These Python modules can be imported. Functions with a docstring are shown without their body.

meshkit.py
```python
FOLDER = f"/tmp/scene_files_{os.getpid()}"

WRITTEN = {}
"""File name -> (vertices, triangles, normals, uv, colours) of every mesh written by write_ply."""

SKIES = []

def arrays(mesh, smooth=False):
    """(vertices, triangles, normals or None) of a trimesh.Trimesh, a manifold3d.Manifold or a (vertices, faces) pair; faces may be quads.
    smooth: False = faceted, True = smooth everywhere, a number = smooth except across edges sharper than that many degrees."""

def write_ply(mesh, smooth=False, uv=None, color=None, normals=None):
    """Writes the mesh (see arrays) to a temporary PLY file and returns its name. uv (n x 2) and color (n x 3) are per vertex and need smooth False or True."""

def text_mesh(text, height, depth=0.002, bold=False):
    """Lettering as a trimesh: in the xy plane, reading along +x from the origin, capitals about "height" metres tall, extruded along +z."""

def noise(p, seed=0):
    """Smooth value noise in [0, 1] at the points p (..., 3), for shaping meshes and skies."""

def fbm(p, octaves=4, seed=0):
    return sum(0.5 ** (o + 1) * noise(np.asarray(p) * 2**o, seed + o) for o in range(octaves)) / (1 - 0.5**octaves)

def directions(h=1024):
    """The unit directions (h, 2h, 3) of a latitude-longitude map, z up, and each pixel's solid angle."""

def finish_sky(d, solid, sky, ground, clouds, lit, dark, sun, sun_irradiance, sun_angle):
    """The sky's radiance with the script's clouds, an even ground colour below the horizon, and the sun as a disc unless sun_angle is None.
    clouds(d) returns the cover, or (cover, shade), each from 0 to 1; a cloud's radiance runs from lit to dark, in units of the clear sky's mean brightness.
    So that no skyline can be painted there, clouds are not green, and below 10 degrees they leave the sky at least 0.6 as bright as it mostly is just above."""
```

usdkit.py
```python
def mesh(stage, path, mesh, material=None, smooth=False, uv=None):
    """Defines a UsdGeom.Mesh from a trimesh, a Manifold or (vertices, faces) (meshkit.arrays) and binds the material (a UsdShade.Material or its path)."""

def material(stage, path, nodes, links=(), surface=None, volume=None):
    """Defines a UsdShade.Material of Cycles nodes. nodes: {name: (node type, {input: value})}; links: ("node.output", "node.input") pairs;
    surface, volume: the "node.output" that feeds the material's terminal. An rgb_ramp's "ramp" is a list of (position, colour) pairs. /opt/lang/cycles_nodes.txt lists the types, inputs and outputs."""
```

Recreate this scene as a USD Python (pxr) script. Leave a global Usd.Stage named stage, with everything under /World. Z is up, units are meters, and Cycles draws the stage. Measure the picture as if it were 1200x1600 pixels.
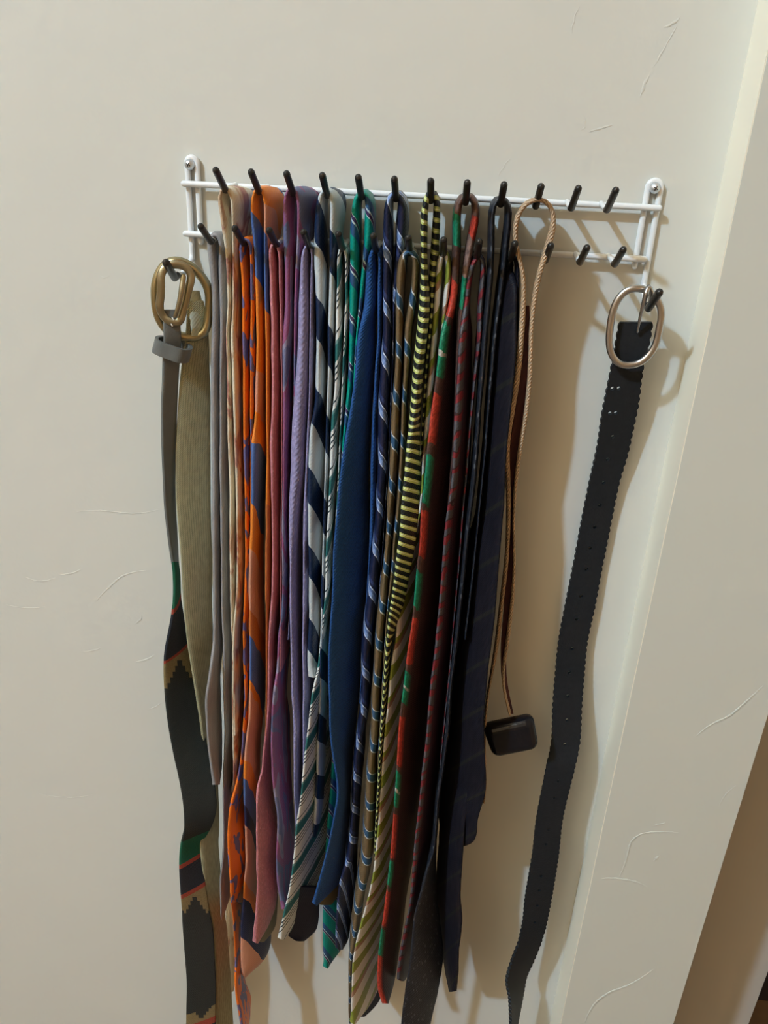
import math, random
import numpy as np, trimesh, manifold3d, usdkit, meshkit
from scipy.interpolate import PchipInterpolator
from scipy.ndimage import gaussian_filter1d
from pxr import Usd, UsdGeom, UsdLux, UsdShade, Gf, Sdf, Vt

random.seed(7)
stage = Usd.Stage.CreateInMemory()
UsdGeom.SetStageUpAxis(stage, UsdGeom.Tokens.z)
UsdGeom.SetStageMetersPerUnit(stage, 1.0)
UsdGeom.Xform.Define(stage, '/World')

# ------------------------------------------------------------------ camera
# world: x right, y into the wall (wall face at y = 0), z up, floor at z = 0
FPX, PITCH, YAW, ROLL = 1254.02, math.radians(25.024), math.radians(-4.102), math.radians(2.681)
D, CZ = 0.62, 1.35
_cp, _sp, _cy, _sy = math.cos(PITCH), math.sin(PITCH), math.cos(YAW), math.sin(YAW)
FW = np.array([_sy * _cp, _cy * _cp, -_sp])
_r0 = np.array([_cy, -_sy, 0.0]); _u0 = np.cross(_r0, FW)
RT = _r0 * math.cos(ROLL) + _u0 * math.sin(ROLL)
UP = _u0 * math.cos(ROLL) - _r0 * math.sin(ROLL)
CAM = np.array([0.0, -D, CZ])
cam = UsdGeom.Camera.Define(stage, '/World/camera')
cam.AddTransformOp().Set(Gf.Matrix4d(*RT, 0, *UP, 0, *(-FW), 0, *CAM, 1))
cam.CreateHorizontalApertureAttr(24.0); cam.CreateVerticalApertureAttr(32.0)
cam.CreateFocalLengthAttr(24.0 * FPX / 1200)
cam.CreateClippingRangeAttr(Gf.Vec2f(0.02, 100))
cam.CreateExposureAttr(0.0)

# ------------------------------------------------------------------ light: one ceiling bulb, up and to the left
LH = 2.2
LAMP = np.array([0.1386 - 0.97 * LH, -LH, CZ - 0.037 + 1.1 * LH])
lamp = UsdLux.SphereLight.Define(stage, '/World/bulb_light')
lamp.AddTranslateOp().Set(Gf.Vec3d(*LAMP))
lamp.CreateRadiusAttr(0.075)
lamp.CreateIntensityAttr(1000.0)
lamp.CreateColorAttr(Gf.Vec3f(0.94, 1.43, 1.94))


def at(px, py, Y=0.0):
    """The world point on the plane y = Y that the photograph shows at (px, py)."""
    d = FPX * FW + (px - 600) * RT - (py - 800) * UP
    return CAM + d * (Y + D) / d[1]


def row_of(P):
    """The photograph's pixel row of world points."""
    r = np.asarray(P) - CAM
    return 800 - FPX * (r @ UP) / (r @ FW)


def foot_x(py):
    return 668 - 0.062 * (py - 266)


# ------------------------------------------------------------------ prim helpers
_used = {}


def path_for(name, parent=None):
    base = (parent.GetPath().pathString if parent else '/World') + '/' + name
    n = _used.get(base, 0); _used[base] = n + 1
    return base if n == 0 else f'{base}_{n:03d}'


def setdata(p, label=None, cat=None, group=None, kind=None):
    for k, v in (('label', label), ('category', cat), ('group', group), ('kind', kind)):
        if v:
            p.SetCustomDataByKey(k, v)
    return p


def thing(name, label, cat, group=None):
    return setdata(UsdGeom.Xform.Define(stage, path_for(name)).GetPrim(), label, cat, group)


def put(name, mesh, mat, parent=None, smooth=35, label=None, cat=None, group=None, kind=None, uv=None):
    m = usdkit.mesh(stage, path_for(name, parent), mesh, mat, smooth=smooth, uv=uv)
    return setdata(m.GetPrim(), label, cat, group, kind)


def put_grid(name, V, UV, N, mat, parent=None, caps=(True, True), label=None, **kw):
    """A swept skin: V (m, n, 3) rings; each ring's first and last vertex coincide (a seam for the uv)."""
    m, n = V.shape[:2]
    i = np.arange(m - 1)[:, None] * n + np.arange(n - 1)[None]
    F = np.concatenate([np.stack([i, i + 1, i + n + 1], -1).reshape(-1, 3), np.stack([i, i + n + 1, i + n], -1).reshape(-1, 3)])
    fv = V.reshape(-1, 3)[F]
    if (np.cross(fv[:, 1] - fv[:, 0], fv[:, 2] - fv[:, 0]) * N.reshape(-1, 3)[F[:, 0]]).sum() < 0:
        F = F[:, ::-1]
    P, T, NN = [V.reshape(-1, 3)], [UV.reshape(-1, 2)], [N.reshape(-1, 3)]
    cnt = m * n
    for end, on in ((0, caps[0]), (m - 1, caps[1])):
        if not on:
            continue
        c = V[end].mean(0); ax = V[end].mean(0) - V[1 if end == 0 else m - 2].mean(0); ax = ax / (np.linalg.norm(ax) + 1e-12)
        P.append(np.vstack([V[end], c])); T.append(np.vstack([UV[end], UV[end].mean(0)])); NN.append(np.tile(ax, (n + 1, 1)))
        k = np.arange(n - 1) + cnt
        f = np.stack([k, k + 1, np.full(n - 1, cnt + n)], 1)
        cv = np.vstack([V[end], c])[f - cnt]
        if (np.cross(cv[:, 1] - cv[:, 0], cv[:, 2] - cv[:, 0]) @ ax).sum() < 0:
            f = f[:, ::-1]
        F = np.vstack([F, f]); cnt += n + 1
    P, T, NN = np.vstack(P), np.vstack(T), np.vstack(NN)
    me = UsdGeom.Mesh.Define(stage, path_for(name, parent))
    me.CreatePointsAttr(Vt.Vec3fArray.FromNumpy(P.astype(np.float32)))
    me.CreateFaceVertexCountsAttr(Vt.IntArray.FromNumpy(np.full(len(F), 3, np.int32)))
    me.CreateFaceVertexIndicesAttr(Vt.IntArray.FromNumpy(F.astype(np.int32).ravel()))
    me.CreateSubdivisionSchemeAttr('none')
    me.CreateNormalsAttr(Vt.Vec3fArray.FromNumpy(NN.astype(np.float32))); me.SetNormalsInterpolation('vertex')
    UsdGeom.PrimvarsAPI(me).CreatePrimvar('st', Sdf.ValueTypeNames.TexCoord2fArray, 'vertex').Set(Vt.Vec2fArray.FromNumpy(T.astype(np.float32)))
    UsdShade.MaterialBindingAPI.Apply(me.GetPrim()).Bind(mat)
    return setdata(me.GetPrim(), label, **kw)


def tube(pts, r, seg=12, ends=True, flat=1.0, nrm=None, closed=False, step=None):
    """A round (or flattened, along nrm) bar through the points, with rounded ends."""
    P = np.asarray(pts, float)
    if step:
        Q = np.vstack([P, P[:1]]) if closed else P
        s = np.r_[0, np.cumsum(np.linalg.norm(np.diff(Q, axis=0), axis=1))]
        if closed:
            from scipy.interpolate import CubicSpline
            f = CubicSpline(s, Q, bc_type='periodic')
        else:
            f = PchipInterpolator(s, Q)
        k = max(int(s[-1] / step), 3)
        P = f(np.linspace(0, s[-1], k + 1))[: k if closed else k + 1]
        if np.ndim(r) == 1:
            r = np.interp(np.linspace(0, s[-1], k + 1), s, r)
    m = len(P); R = np.full(m, float(r)) if np.ndim(r) == 0 else np.asarray(r, float)
    if ends and not closed:
        a, b = P[0] - P[1], P[-1] - P[-2]; a /= np.linalg.norm(a); b /= np.linalg.norm(b)
        c = [(0.5, 0.866), (0.85, 0.53), (1.0, 0.05)]
        P = np.vstack([[P[0] + a * R[0] * x for x, _ in c[::-1]], P, [P[-1] + b * R[-1] * x for x, _ in c]])
        R = np.r_[[R[0] * y for _, y in c[::-1]], R, [R[-1] * y for _, y in c]]; m = len(P)
    T = (np.roll(P, -1, 0) - np.roll(P, 1, 0)) if closed else np.gradient(P, axis=0)
    T /= np.linalg.norm(T, axis=1, keepdims=True)
    ref = np.array(nrm if nrm is not None else ([0, 1, 0] if abs(T[:, 1]).mean() < 0.7 else [1, 0, 0.1]), float)
    n1 = ref - T * (T @ ref)[:, None]; n1 /= np.linalg.norm(n1, axis=1, keepdims=True); n2 = np.cross(T, n1)
    a = np.arange(seg) * 2 * np.pi / seg
    V = P[:, None] + R[:, None, None] * (n1[:, None] * np.cos(a)[None, :, None] * flat + n2[:, None] * np.sin(a)[None, :, None])
    F = []
    for i in range(m if closed else m - 1):
        j = (i + 1) % m
        for k in range(seg):
            l = (k + 1) % seg
            F += [[i * seg + k, i * seg + l, j * seg + l], [i * seg + k, j * seg + l, j * seg + k]]
    V = V.reshape(-1, 3)
    if not closed:
        V = np.vstack([V, P[0], P[-1]]); c0, c1 = len(V) - 2, len(V) - 1
        for k in range(seg):
            l = (k + 1) % seg
            F += [[c0, l, k], [c1, (m - 1) * seg + k, (m - 1) * seg + l]]
    t = trimesh.Trimesh(V, F, process=False)
    if t.volume < 0:
        t.invert()
    return t


def box(x0, x1, y0, y1, z0, z1):
    b = trimesh.creation.box([x1 - x0, y1 - y0, z1 - z0]); b.apply_translation([(x0 + x1) / 2, (y0 + y1) / 2, (z0 + z1) / 2]); return b


def rbox(sx, sy, sz, r):
    s = manifold3d.Manifold.sphere(r, 20)
    pts = [s.translate([a * (sx / 2 - r), b * (sy / 2 - r), c * (sz / 2 - r)]) for a in (-1, 1) for b in (-1, 1) for c in (-1, 1)]
    m = manifold3d.Manifold.batch_hull(pts).to_mesh()
    return trimesh.Trimesh(m.vert_properties[:, :3], m.tri_verts, process=False)


cat3 = trimesh.util.concatenate

# ------------------------------------------------------------------ materials
LK = '/World/Looks/'


def M(name, nodes, links, surface='p.BSDF'):
    return usdkit.material(stage, LK + name, nodes, links, surface=surface)


def plain(name, col, rough=0.5, metal=0.0, noise=0.0, nscale=60, bump=0.0, bscale=400, spec=0.5, coat=0.0):
    n = {'p': ('principled_bsdf', {'base_color': col, 'roughness': rough, 'metallic': metal, 'specular_ior_level': spec, 'coat_weight': coat}),
         'tc': ('texture_coordinate', {})}
    l = []
    if noise:
        n['n'] = ('noise_texture', {'scale': nscale, 'detail': 4})
        n['m'] = ('mix_color', {'a': tuple(c * (1 - noise) for c in col), 'b': tuple(min(1, c * (1 + noise)) for c in col)})
        l += [('tc.object', 'n.vector'), ('n.fac', 'm.fac'), ('m.result', 'p.base_color')]
    if bump:
        n['bn'] = ('noise_texture', {'scale': bscale, 'detail': 3}); n['b'] = ('bump', {'strength': 1.0, 'distance': bump})
        l += [('tc.object', 'bn.vector'), ('bn.fac', 'b.height'), ('b.normal', 'p.normal')]
    return M(name, n, l)


def plaster(name, col, var=0.03, relief=0.0017):
    """Hand-trowelled painted plaster: broad swells, small pimples, a few ridges left by the trowel."""
    n = {'tc': ('texture_coordinate', {}),
         'n1': ('noise_texture', {'scale': 2.2, 'detail': 3}), 'n2': ('noise_texture', {'scale': 14, 'detail': 5, 'roughness': 0.55}),
         'n3': ('noise_texture', {'scale': 210, 'detail': 2}),
         'nr': ('noise_texture', {'scale': 7.0, 'detail': 1.5, 'distortion': 1.2, 'type': 'ridged_multifractal', 'use_normalize': True}),
         'rr': ('map_range', {'from_min': 0.80, 'from_max': 1.0, 'to_min': 0, 'to_max': 1, 'clamp': True}),
         'a1': ('math', {'math_type': 'multiply', 'value2': 0.55}), 'a2': ('math', {'math_type': 'multiply_add', 'value2': 0.06}),
         'a3': ('math', {'math_type': 'multiply_add', 'value2': 0.12}),
         'b': ('bump', {'strength': 1.0, 'distance': relief}),
         'm': ('mix_color', {'a': tuple(c * (1 - var) for c in col), 'b': tuple(c * (1 + var) for c in col)}),
         'p': ('principled_bsdf', {'roughness': 0.62, 'specular_ior_level': 0.3})}
    l = [('tc.object', k + '.vector') for k in ('n1', 'n2', 'n3', 'nr')] + [
        ('n2.fac', 'a1.value1'), ('n3.fac', 'a2.value1'), ('a1.value', 'a2.value3'), ('nr.fac', 'rr.value'), ('rr.result', 'a3.value1'), ('a2.value', 'a3.value3'),
        ('a3.value', 'b.height'), ('b.normal', 'p.normal'), ('n1.fac', 'm.fac'), ('m.result', 'p.base_color')]
    return M(name, n, l)


def cloth(name, build, rough=0.5, sheen=0.0, weave=0.00012, rib=1400, spec=0.35, wr=0.0006):
    """Fabric whose colour comes from build(nodes, links) -> colour output; st = (metres round the fold, metres along the tie)."""
    n = {'uv': ('uvmap', {'attribute': 'st'}), 'sep': ('separate_xyz', {}), 'p': ('principled_bsdf', {'roughness': rough, 'sheen_weight': sheen, 'specular_ior_level': spec, 'sheen_roughness': 0.4}),
         'wv': ('wave_texture', {'scale': rib / 6.283, 'bands_direction': 'diagonal'}), 'wn': ('noise_texture', {'scale': 70, 'detail': 3}),
         'wm': ('mapping', {'scale': (1.0, 0.35, 1.0)}),
         'b1': ('bump', {'strength': 1.0, 'distance': wr}), 'b2': ('bump', {'strength': 0.7, 'distance': weave})}
    l = [('uv.UV', 'sep.vector'), ('uv.UV', 'wv.vector'), ('uv.UV', 'wm.vector'), ('wm.vector', 'wn.vector'), ('wn.fac', 'b1.height'), ('b1.normal', 'b2.normal'), ('wv.fac', 'b2.height'), ('b2.normal', 'p.normal')]
    out = build(n, l)
    if isinstance(out, str):
        l.append((out, 'p.base_color'))
    else:
        n['p'][1]['base_color'] = out
    return M(name, n, l)


def coord(n, l, key, k, wob=0.0, wscale=25, off=0.0):
    """v + k*|u|-style stripe coordinate in metres: key.value"""
    n[key + 'a'] = ('math', {'math_type': 'multiply_add', 'value2': k})
    l += [('sep.x', key + 'a.value1'), ('sep.y', key + 'a.value3')]
    if wob:
        n[key + 'n'] = ('noise_texture', {'scale': wscale, 'detail': 1.0}); n[key + 's'] = ('math', {'math_type': 'add', 'value2': -0.5 + off})
        n[key] = ('math', {'math_type': 'multiply_add', 'value2': wob})
        l += [('uv.UV', key + 'n.vector'), (key + 'n.fac', key + 's.value1'), (key + 's.value', key + '.value1'), (key + 'a.value', key + '.value3')]
    else:
        n[key] = ('math', {'math_type': 'add', 'value2': off}); l.append((key + 'a.value', key + '.value1'))


def bands(k, period, stops, phase=0.0, wob=0.0, wscale=25):
    """Repeating stripes: stops = [(fraction, colour)...], constant."""
    def f(n, l):
        coord(n, l, 's', k, wob, wscale)
        n['d'] = ('math', {'math_type': 'multiply_add', 'value2': 1 / period, 'value3': phase + 50}); n['fr'] = ('math', {'math_type': 'fraction'})
        n['r'] = ('rgb_ramp', {'ramp': stops, 'interpolate': False})
        l += [('s.value', 'd.value1'), ('d.value', 'fr.value1'), ('fr.value', 'r.fac')]
        return 'r.color'
    return f


def ladder(L, stops, k=0.0, wob=0.0, wscale=25):
    """Colours laid out once along the whole length L."""
    def f(n, l):
        coord(n, l, 's', k, wob, wscale)
        n['d'] = ('math', {'math_type': 'divide', 'value2': L})
        n['r'] = ('rgb_ramp', {'ramp': stops, 'interpolate': False})
        l += [('s.value', 'd.value1'), ('d.value', 'r.fac')]
        return 'r.color'
    return f


def blotch(stops, su=40, sv=25, detail=1.0, dist=0.6, interp=False, seed=0.0):
    def f(n, l):
        n['mp'] = ('mapping', {'scale': (su, sv, 1), 'location': (seed, seed * 1.7, seed)})
        n['nz'] = ('noise_texture', {'scale': 1.0, 'detail': detail, 'distortion': dist})
        n['r'] = ('rgb_ramp', {'ramp': stops, 'interpolate': interp})
        l += [('uv.UV', 'mp.vector'), ('mp.vector', 'nz.vector'), ('nz.fac', 'r.fac')]
        return 'r.color'
    return f


def speck(f0, col, scale, thr, amount=1.0, su=1.0, sv=1.0):
    """Small flecks of col over pattern f0."""
    def f(n, l):
        c = f0(n, l) if callable(f0) else f0
        n['km'] = ('mapping', {'scale': (su, sv, 1)}); n['kv'] = ('voronoi_texture', {'scale': scale, 'randomness': 0.8})
        n['kr'] = ('map_range', {'from_min': thr, 'from_max': thr * 0.7, 'to_min': 0, 'to_max': amount, 'clamp': True})
        n['kx'] = ('mix_color', {'b': col})
        l += [('uv.UV', 'km.vector'), ('km.vector', 'kv.vector'), ('kv.distance', 'kr.value'), ('kr.result', 'kx.fac')]
        if isinstance(c, str):
            l.append((c, 'kx.a'))
        else:
            n['kx'][1]['a'] = c
        return 'kx.result'
    return f


def tone(f0, amt=0.25, su=300, sv=60):
    """Uneven yarn: a little darker and lighter."""
    def f(n, l):
        c = f0(n, l) if callable(f0) else f0
        n['tm'] = ('mapping', {'scale': (su, sv, 1)}); n['tn'] = ('noise_texture', {'scale': 1.0, 'detail': 3})
        n['tr'] = ('map_range', {'from_min': 0.3, 'from_max': 0.7, 'to_min': 1 - amt, 'to_max': 1 + amt, 'clamp': True})
        n['tx'] = ('vector_math', {'math_type': 'scale'})
        l += [('uv.UV', 'tm.vector'), ('tm.vector', 'tn.vector'), ('tn.fac', 'tr.value'), ('tr.result', 'tx.scale')]
        if isinstance(c, str):
            l.append((c, 'tx.vector1'))
        else:
            n['tx'][1]['vector1'] = c
        return 'tx.vector'
    return f


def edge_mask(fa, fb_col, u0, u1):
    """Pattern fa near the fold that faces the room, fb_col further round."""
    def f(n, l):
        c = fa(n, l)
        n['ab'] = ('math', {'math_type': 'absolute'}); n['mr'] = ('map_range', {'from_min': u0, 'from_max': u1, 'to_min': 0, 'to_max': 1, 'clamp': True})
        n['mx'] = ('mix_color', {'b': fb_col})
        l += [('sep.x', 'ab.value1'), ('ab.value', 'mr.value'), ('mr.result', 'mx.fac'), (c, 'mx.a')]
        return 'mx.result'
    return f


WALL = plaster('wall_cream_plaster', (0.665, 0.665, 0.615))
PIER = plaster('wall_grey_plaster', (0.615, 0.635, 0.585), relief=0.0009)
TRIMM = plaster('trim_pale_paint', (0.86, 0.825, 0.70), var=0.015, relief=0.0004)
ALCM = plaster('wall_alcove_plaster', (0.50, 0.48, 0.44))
CEILM = plain('ceiling_paint', (0.55, 0.35, 0.18), 0.8)
ROOMM = plain('room_tan_paint', (0.55, 0.335, 0.165), 0.8)
FLOORM = plain('floor_carpet', (0.22, 0.15, 0.10), 0.95, noise=0.2, nscale=40)
DARKM = plain('door_dark_stain', (0.035, 0.028, 0.040), 0.6, noise=0.3, nscale=20)
WHITEW = plain('white_vinyl_wire', (0.80, 0.83, 0.85), 0.28)
BLACKV = plain('black_vinyl_sleeve', (0.020, 0.019, 0.018), 0.33, noise=0.4, nscale=900)
SCREWM = plain('zinc_screw', (0.70, 0.74, 0.78), 0.45, metal=1.0)
BRASS = plain('aged_brass', (0.46, 0.41, 0.25), 0.30, metal=1.0, noise=0.18, nscale=90)
BRASSD = plain('dull_brass', (0.38, 0.345, 0.235), 0.36, metal=1.0, noise=0.2, nscale=90)
STEEL = plain('brushed_nickel', (0.57, 0.585, 0.60), 0.30, metal=1.0, noise=0.1, nscale=60)
LEATHB = plain('black_leather', (0.011, 0.014, 0.018), 0.55, spec=0.3, noise=0.35, nscale=260, bump=0.0003, bscale=700)
LEATHG = plain('grey_leather', (0.135, 0.145, 0.14), 0.42, noise=0.12, nscale=120, bump=0.0002, bscale=900)
PLASTB = plain('black_gloss_plastic', (0.008, 0.008, 0.011), 0.20, spec=0.35, noise=0.3, nscale=150, bump=0.0004, bscale=160)
TAGW = plain('white_label_cloth', (0.72, 0.72, 0.68), 0.8)

# ------------------------------------------------------------------ the room
XL, XR0, XR1, PD = -2.6, 0.1790, 0.2967, 0.040
CEIL = 4.1
YB = -3.2
wall_b = put('wall_back', box(XL - 0.1, XR0 + 0.05, 0.0, 0.10, 0, CEIL), WALL, smooth=False, kind='structure')
wall_r = put('wall_right', box(XR0 + 0.0008, XR1, -PD, 0.42, 0, CEIL), PIER, smooth=False, kind='structure')
trim = put('trim_1', box(XR0, XR0 + 0.0008, -PD + 0.0003, 0.0, 0, CEIL), TRIMM, smooth=False, kind='structure')
ALC_Y = 0.10
alc_x = at(1188, 1550, ALC_Y)[0]
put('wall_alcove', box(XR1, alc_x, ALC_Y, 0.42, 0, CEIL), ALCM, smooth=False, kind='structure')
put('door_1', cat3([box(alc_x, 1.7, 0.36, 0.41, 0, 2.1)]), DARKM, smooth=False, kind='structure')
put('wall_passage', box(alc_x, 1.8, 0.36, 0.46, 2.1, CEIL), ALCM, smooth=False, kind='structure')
put('wall_left', box(XL - 0.1, XL, YB, 0.0, 0, CEIL), ROOMM, smooth=False, kind='structure')
put('wall_front', box(XL - 0.1, 1.8, YB - 0.1, YB, 0, CEIL), ROOMM, smooth=False, kind='structure')
put('wall_side', box(1.7, 1.8, YB, 0.36, 0, CEIL), ROOMM, smooth=False, kind='structure')
put('floor', box(XL - 0.1, 1.8, YB - 0.1, 0.46, -0.1, 0), FLOORM, smooth=False, kind='structure')
put('ceiling', box(XL - 0.1, 1.8, YB - 0.1, 0.46, CEIL, CEIL + 0.1), CEILM, smooth=False, kind='structure')


def ridge(pts, Y, r, mat, parent, name='plaster_ridge', flat=0.45):
    P = np.array([at(x, y, Y) for x, y in pts]); P[:, 1] = Y
    k = len(P); s = np.r_[0, np.cumsum(np.linalg.norm(np.diff(P, axis=0), axis=1))]
    q = np.linspace(0, s[-1], max(8, int(s[-1] / 0.003))); P = PchipInterpolator(s, P)(q)
    P[:, 0] += 0.0004 * np.sin(q * 900); w = r * (0.25 + 0.75 * np.sin(np.pi * np.clip(q / q[-1], 0.02, 0.98)) ** 0.7) * (0.8 + 0.3 * np.sin(q * 1300 + k))
    put(name, tube(P, w, 6, ends=False, flat=flat, nrm=[0, 1, 0]), mat, parent, smooth=60)


for pts, r in (([(1062, 26), (1052, 36), (1038, 42)], .0011), ([(1058, 40), (1042, 68), (1022, 104)], .0007), ([(1014, 118), (1006, 134), (1001, 152)], .0013),
               ([(905, 10), (897, 30), (893, 52)], .0007), ([(957, 195), (940, 200), (920, 206)], .0009), ([(910, 180), (914, 196), (907, 204)], .0008),
               ([(799, 246), (786, 262), (779, 276)], .0006), ([(40, 902), (60, 908), (85, 903)], .0009), ([(95, 898), (118, 894), (126, 890)], .0010),
               ([(150, 940), (170, 918), (196, 898), (226, 892)], .0010), ([(210, 975), (219, 968), (222, 962)], .0012), ([(130, 1018), (148, 1016), (158, 1012)], .0010),
               ([(213, 1034), (228, 1031), (240, 1024)], .0012), ([(233, 1108), (246, 1103), (251, 1098)], .0010), ([(10, 945), (40, 950), (70, 948)], .0007),
               ([(120, 800), (160, 798), (200, 802), (250, 796)], .0008), ([(60, 1240), (100, 1246), (150, 1240)], .0006), ([(155, 430), (162, 434), (170, 431)], .0007)):
    ridge(pts, 0.0, r, WALL, wall_b)
for pts, r in (([(968, 1370), (978, 1345), (985, 1318), (1003, 1303), (1030, 1300), (1060, 1301)], .0010), ([(940, 1373), (965, 1373), (990, 1377), (1010, 1386)], .0012),
               ([(1022, 1345), (1030, 1337)], .0013), ([(914, 1598), (928, 1570), (950, 1552), (985, 1538), (1020, 1515)], .0013),
               ([(1088, 1150), (1110, 1133), (1140, 1118), (1165, 1097), (1192, 1072)], .0010), ([(1124, 1260), (1133, 1243), (1150, 1228)], .0006), ([(1020, 1290), (1040, 1286)], .0009)):
    ridge(pts, -PD, r * 1.25, PIER, wall_r, flat=.6)

# ------------------------------------------------------------------ the rack
rack = thing('tie_rack', 'white coated wire rack with two rails of black-tipped pegs screwed to the wall', 'tie rack')
WR = 0.0022
RY = -0.0072
zr0, zr1 = at(660, 306, RY)[2], at(650, 385, RY)[2]
zr0 = (at(287, 287, RY)[2] + at(1030, 325, RY)[2]) / 2; zr1 = (at(290, 365, RY)[2] + at(1007, 405, RY)[2]) / 2
xl0, xr0 = at(287, 287, RY)[0], at(1030, 325, RY)[0]
for z in (zr0, zr1):
    put('rail', tube([[xl0 if z == zr0 else at(290, 365, RY)[0], RY, z], [xr0 if z == zr0 else at(1007, 405, RY)[0], RY, z]], WR, 12, step=0.02), WHITEW, rack)
for side, (pxl, pxr, pyt) in enumerate((((294.5, 290), (309.5, 290), (299, 241)), ((1006, 330), (1026, 330), (1021, 277)))):
    a, b, t = at(*pxl, -0.0024)[0], at(*pxr, -0.0024)[0], at(*pyt, -0.0024)[2]
    c, r = (a + b) / 2, (b - a) / 2
    zc = t - WR - r
    arc = [[c - r * math.cos(q), -0.0024, zc + r * math.sin(q)] for q in np.linspace(0, math.pi, 13)]
    zlow = zr1 - 0.006
    # the bracket's long wire goes on down and bends out into the belt hook
    if side == 0:
        loop = [[b, -0.0024, zlow]] + arc[::-1] + [[a, -0.0024, zr0 - 0.01]]
        bend, tip, leg = at(273, 434, -0.030), at(259.5, 410.5, -0.054), a
    else:
        loop = [[a, -0.0024, zlow]] + arc + [[b, -0.0024, zr0 - 0.01]]
        bend, tip, leg = at(1013, 482, -0.029), at(1030, 457, -0.053), b
    knee = np.array([leg, -0.0026, at(0, 0, 0)[2]]); knee[2] = bend[2] + 0.010
    down = [[leg, -0.0024, zr0 - 0.01], [leg, -0.0024, (zr0 + knee[2]) / 2], knee + [0, 0, 0.004], knee + [0, -0.002, 0], knee * 0.45 + bend * 0.55 + [0, 0, -0.003], bend]
    br = put('bracket', cat3([tube(loop, WR, 12, ends=True), tube(down, WR, 12)]), WHITEW, rack)
    put('hook_sleeve', tube([bend + (knee - bend) * 0.12, bend, bend + (tip - bend) * 0.5, tip], [WR + .0006] * 4, 12), BLACKV, br, label='black vinyl sleeve on the bent-up belt hook')
    sc = np.array([c - (0.0012 if side == 0 else 0), 0, t - 0.0068])
    head = trimesh.creation.revolve(np.array([[0.0001, -0.0080], [0.0016, -0.0078], [0.0030, -0.0068], [0.0037, -0.0052], [0.0037, -0.0046], [0.0020, -0.0044], [0.0018, 0.0]]), sections=24)
    head.apply_transform(trimesh.transformations.rotation_matrix(-math.pi / 2, [1, 0, 0])); head.vertices[:, 1] *= -1; head.invert() if head.volume > 0 else None
    hv = head.vertices.copy(); head.vertices[:, 1] = -np.abs(hv[:, 1])
    head.apply_translation(sc); head.fix_normals()
    s = put('screw', head, SCREWM, rack, label='round-headed zinc screw')
    cr = cat3([box(-0.0016, 0.0016, -0.0082, -0.0070, -0.0003, 0.0003), box(-0.0003, 0.0003, -0.0082, -0.0070, -0.0016, 0.0016)]); cr.apply_transform(trimesh.transformations.rotation_matrix(0.5, [0, 1, 0])); cr.apply_translation(sc)
    put('cross_recess', cr, BLACKV, s, smooth=False)

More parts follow.
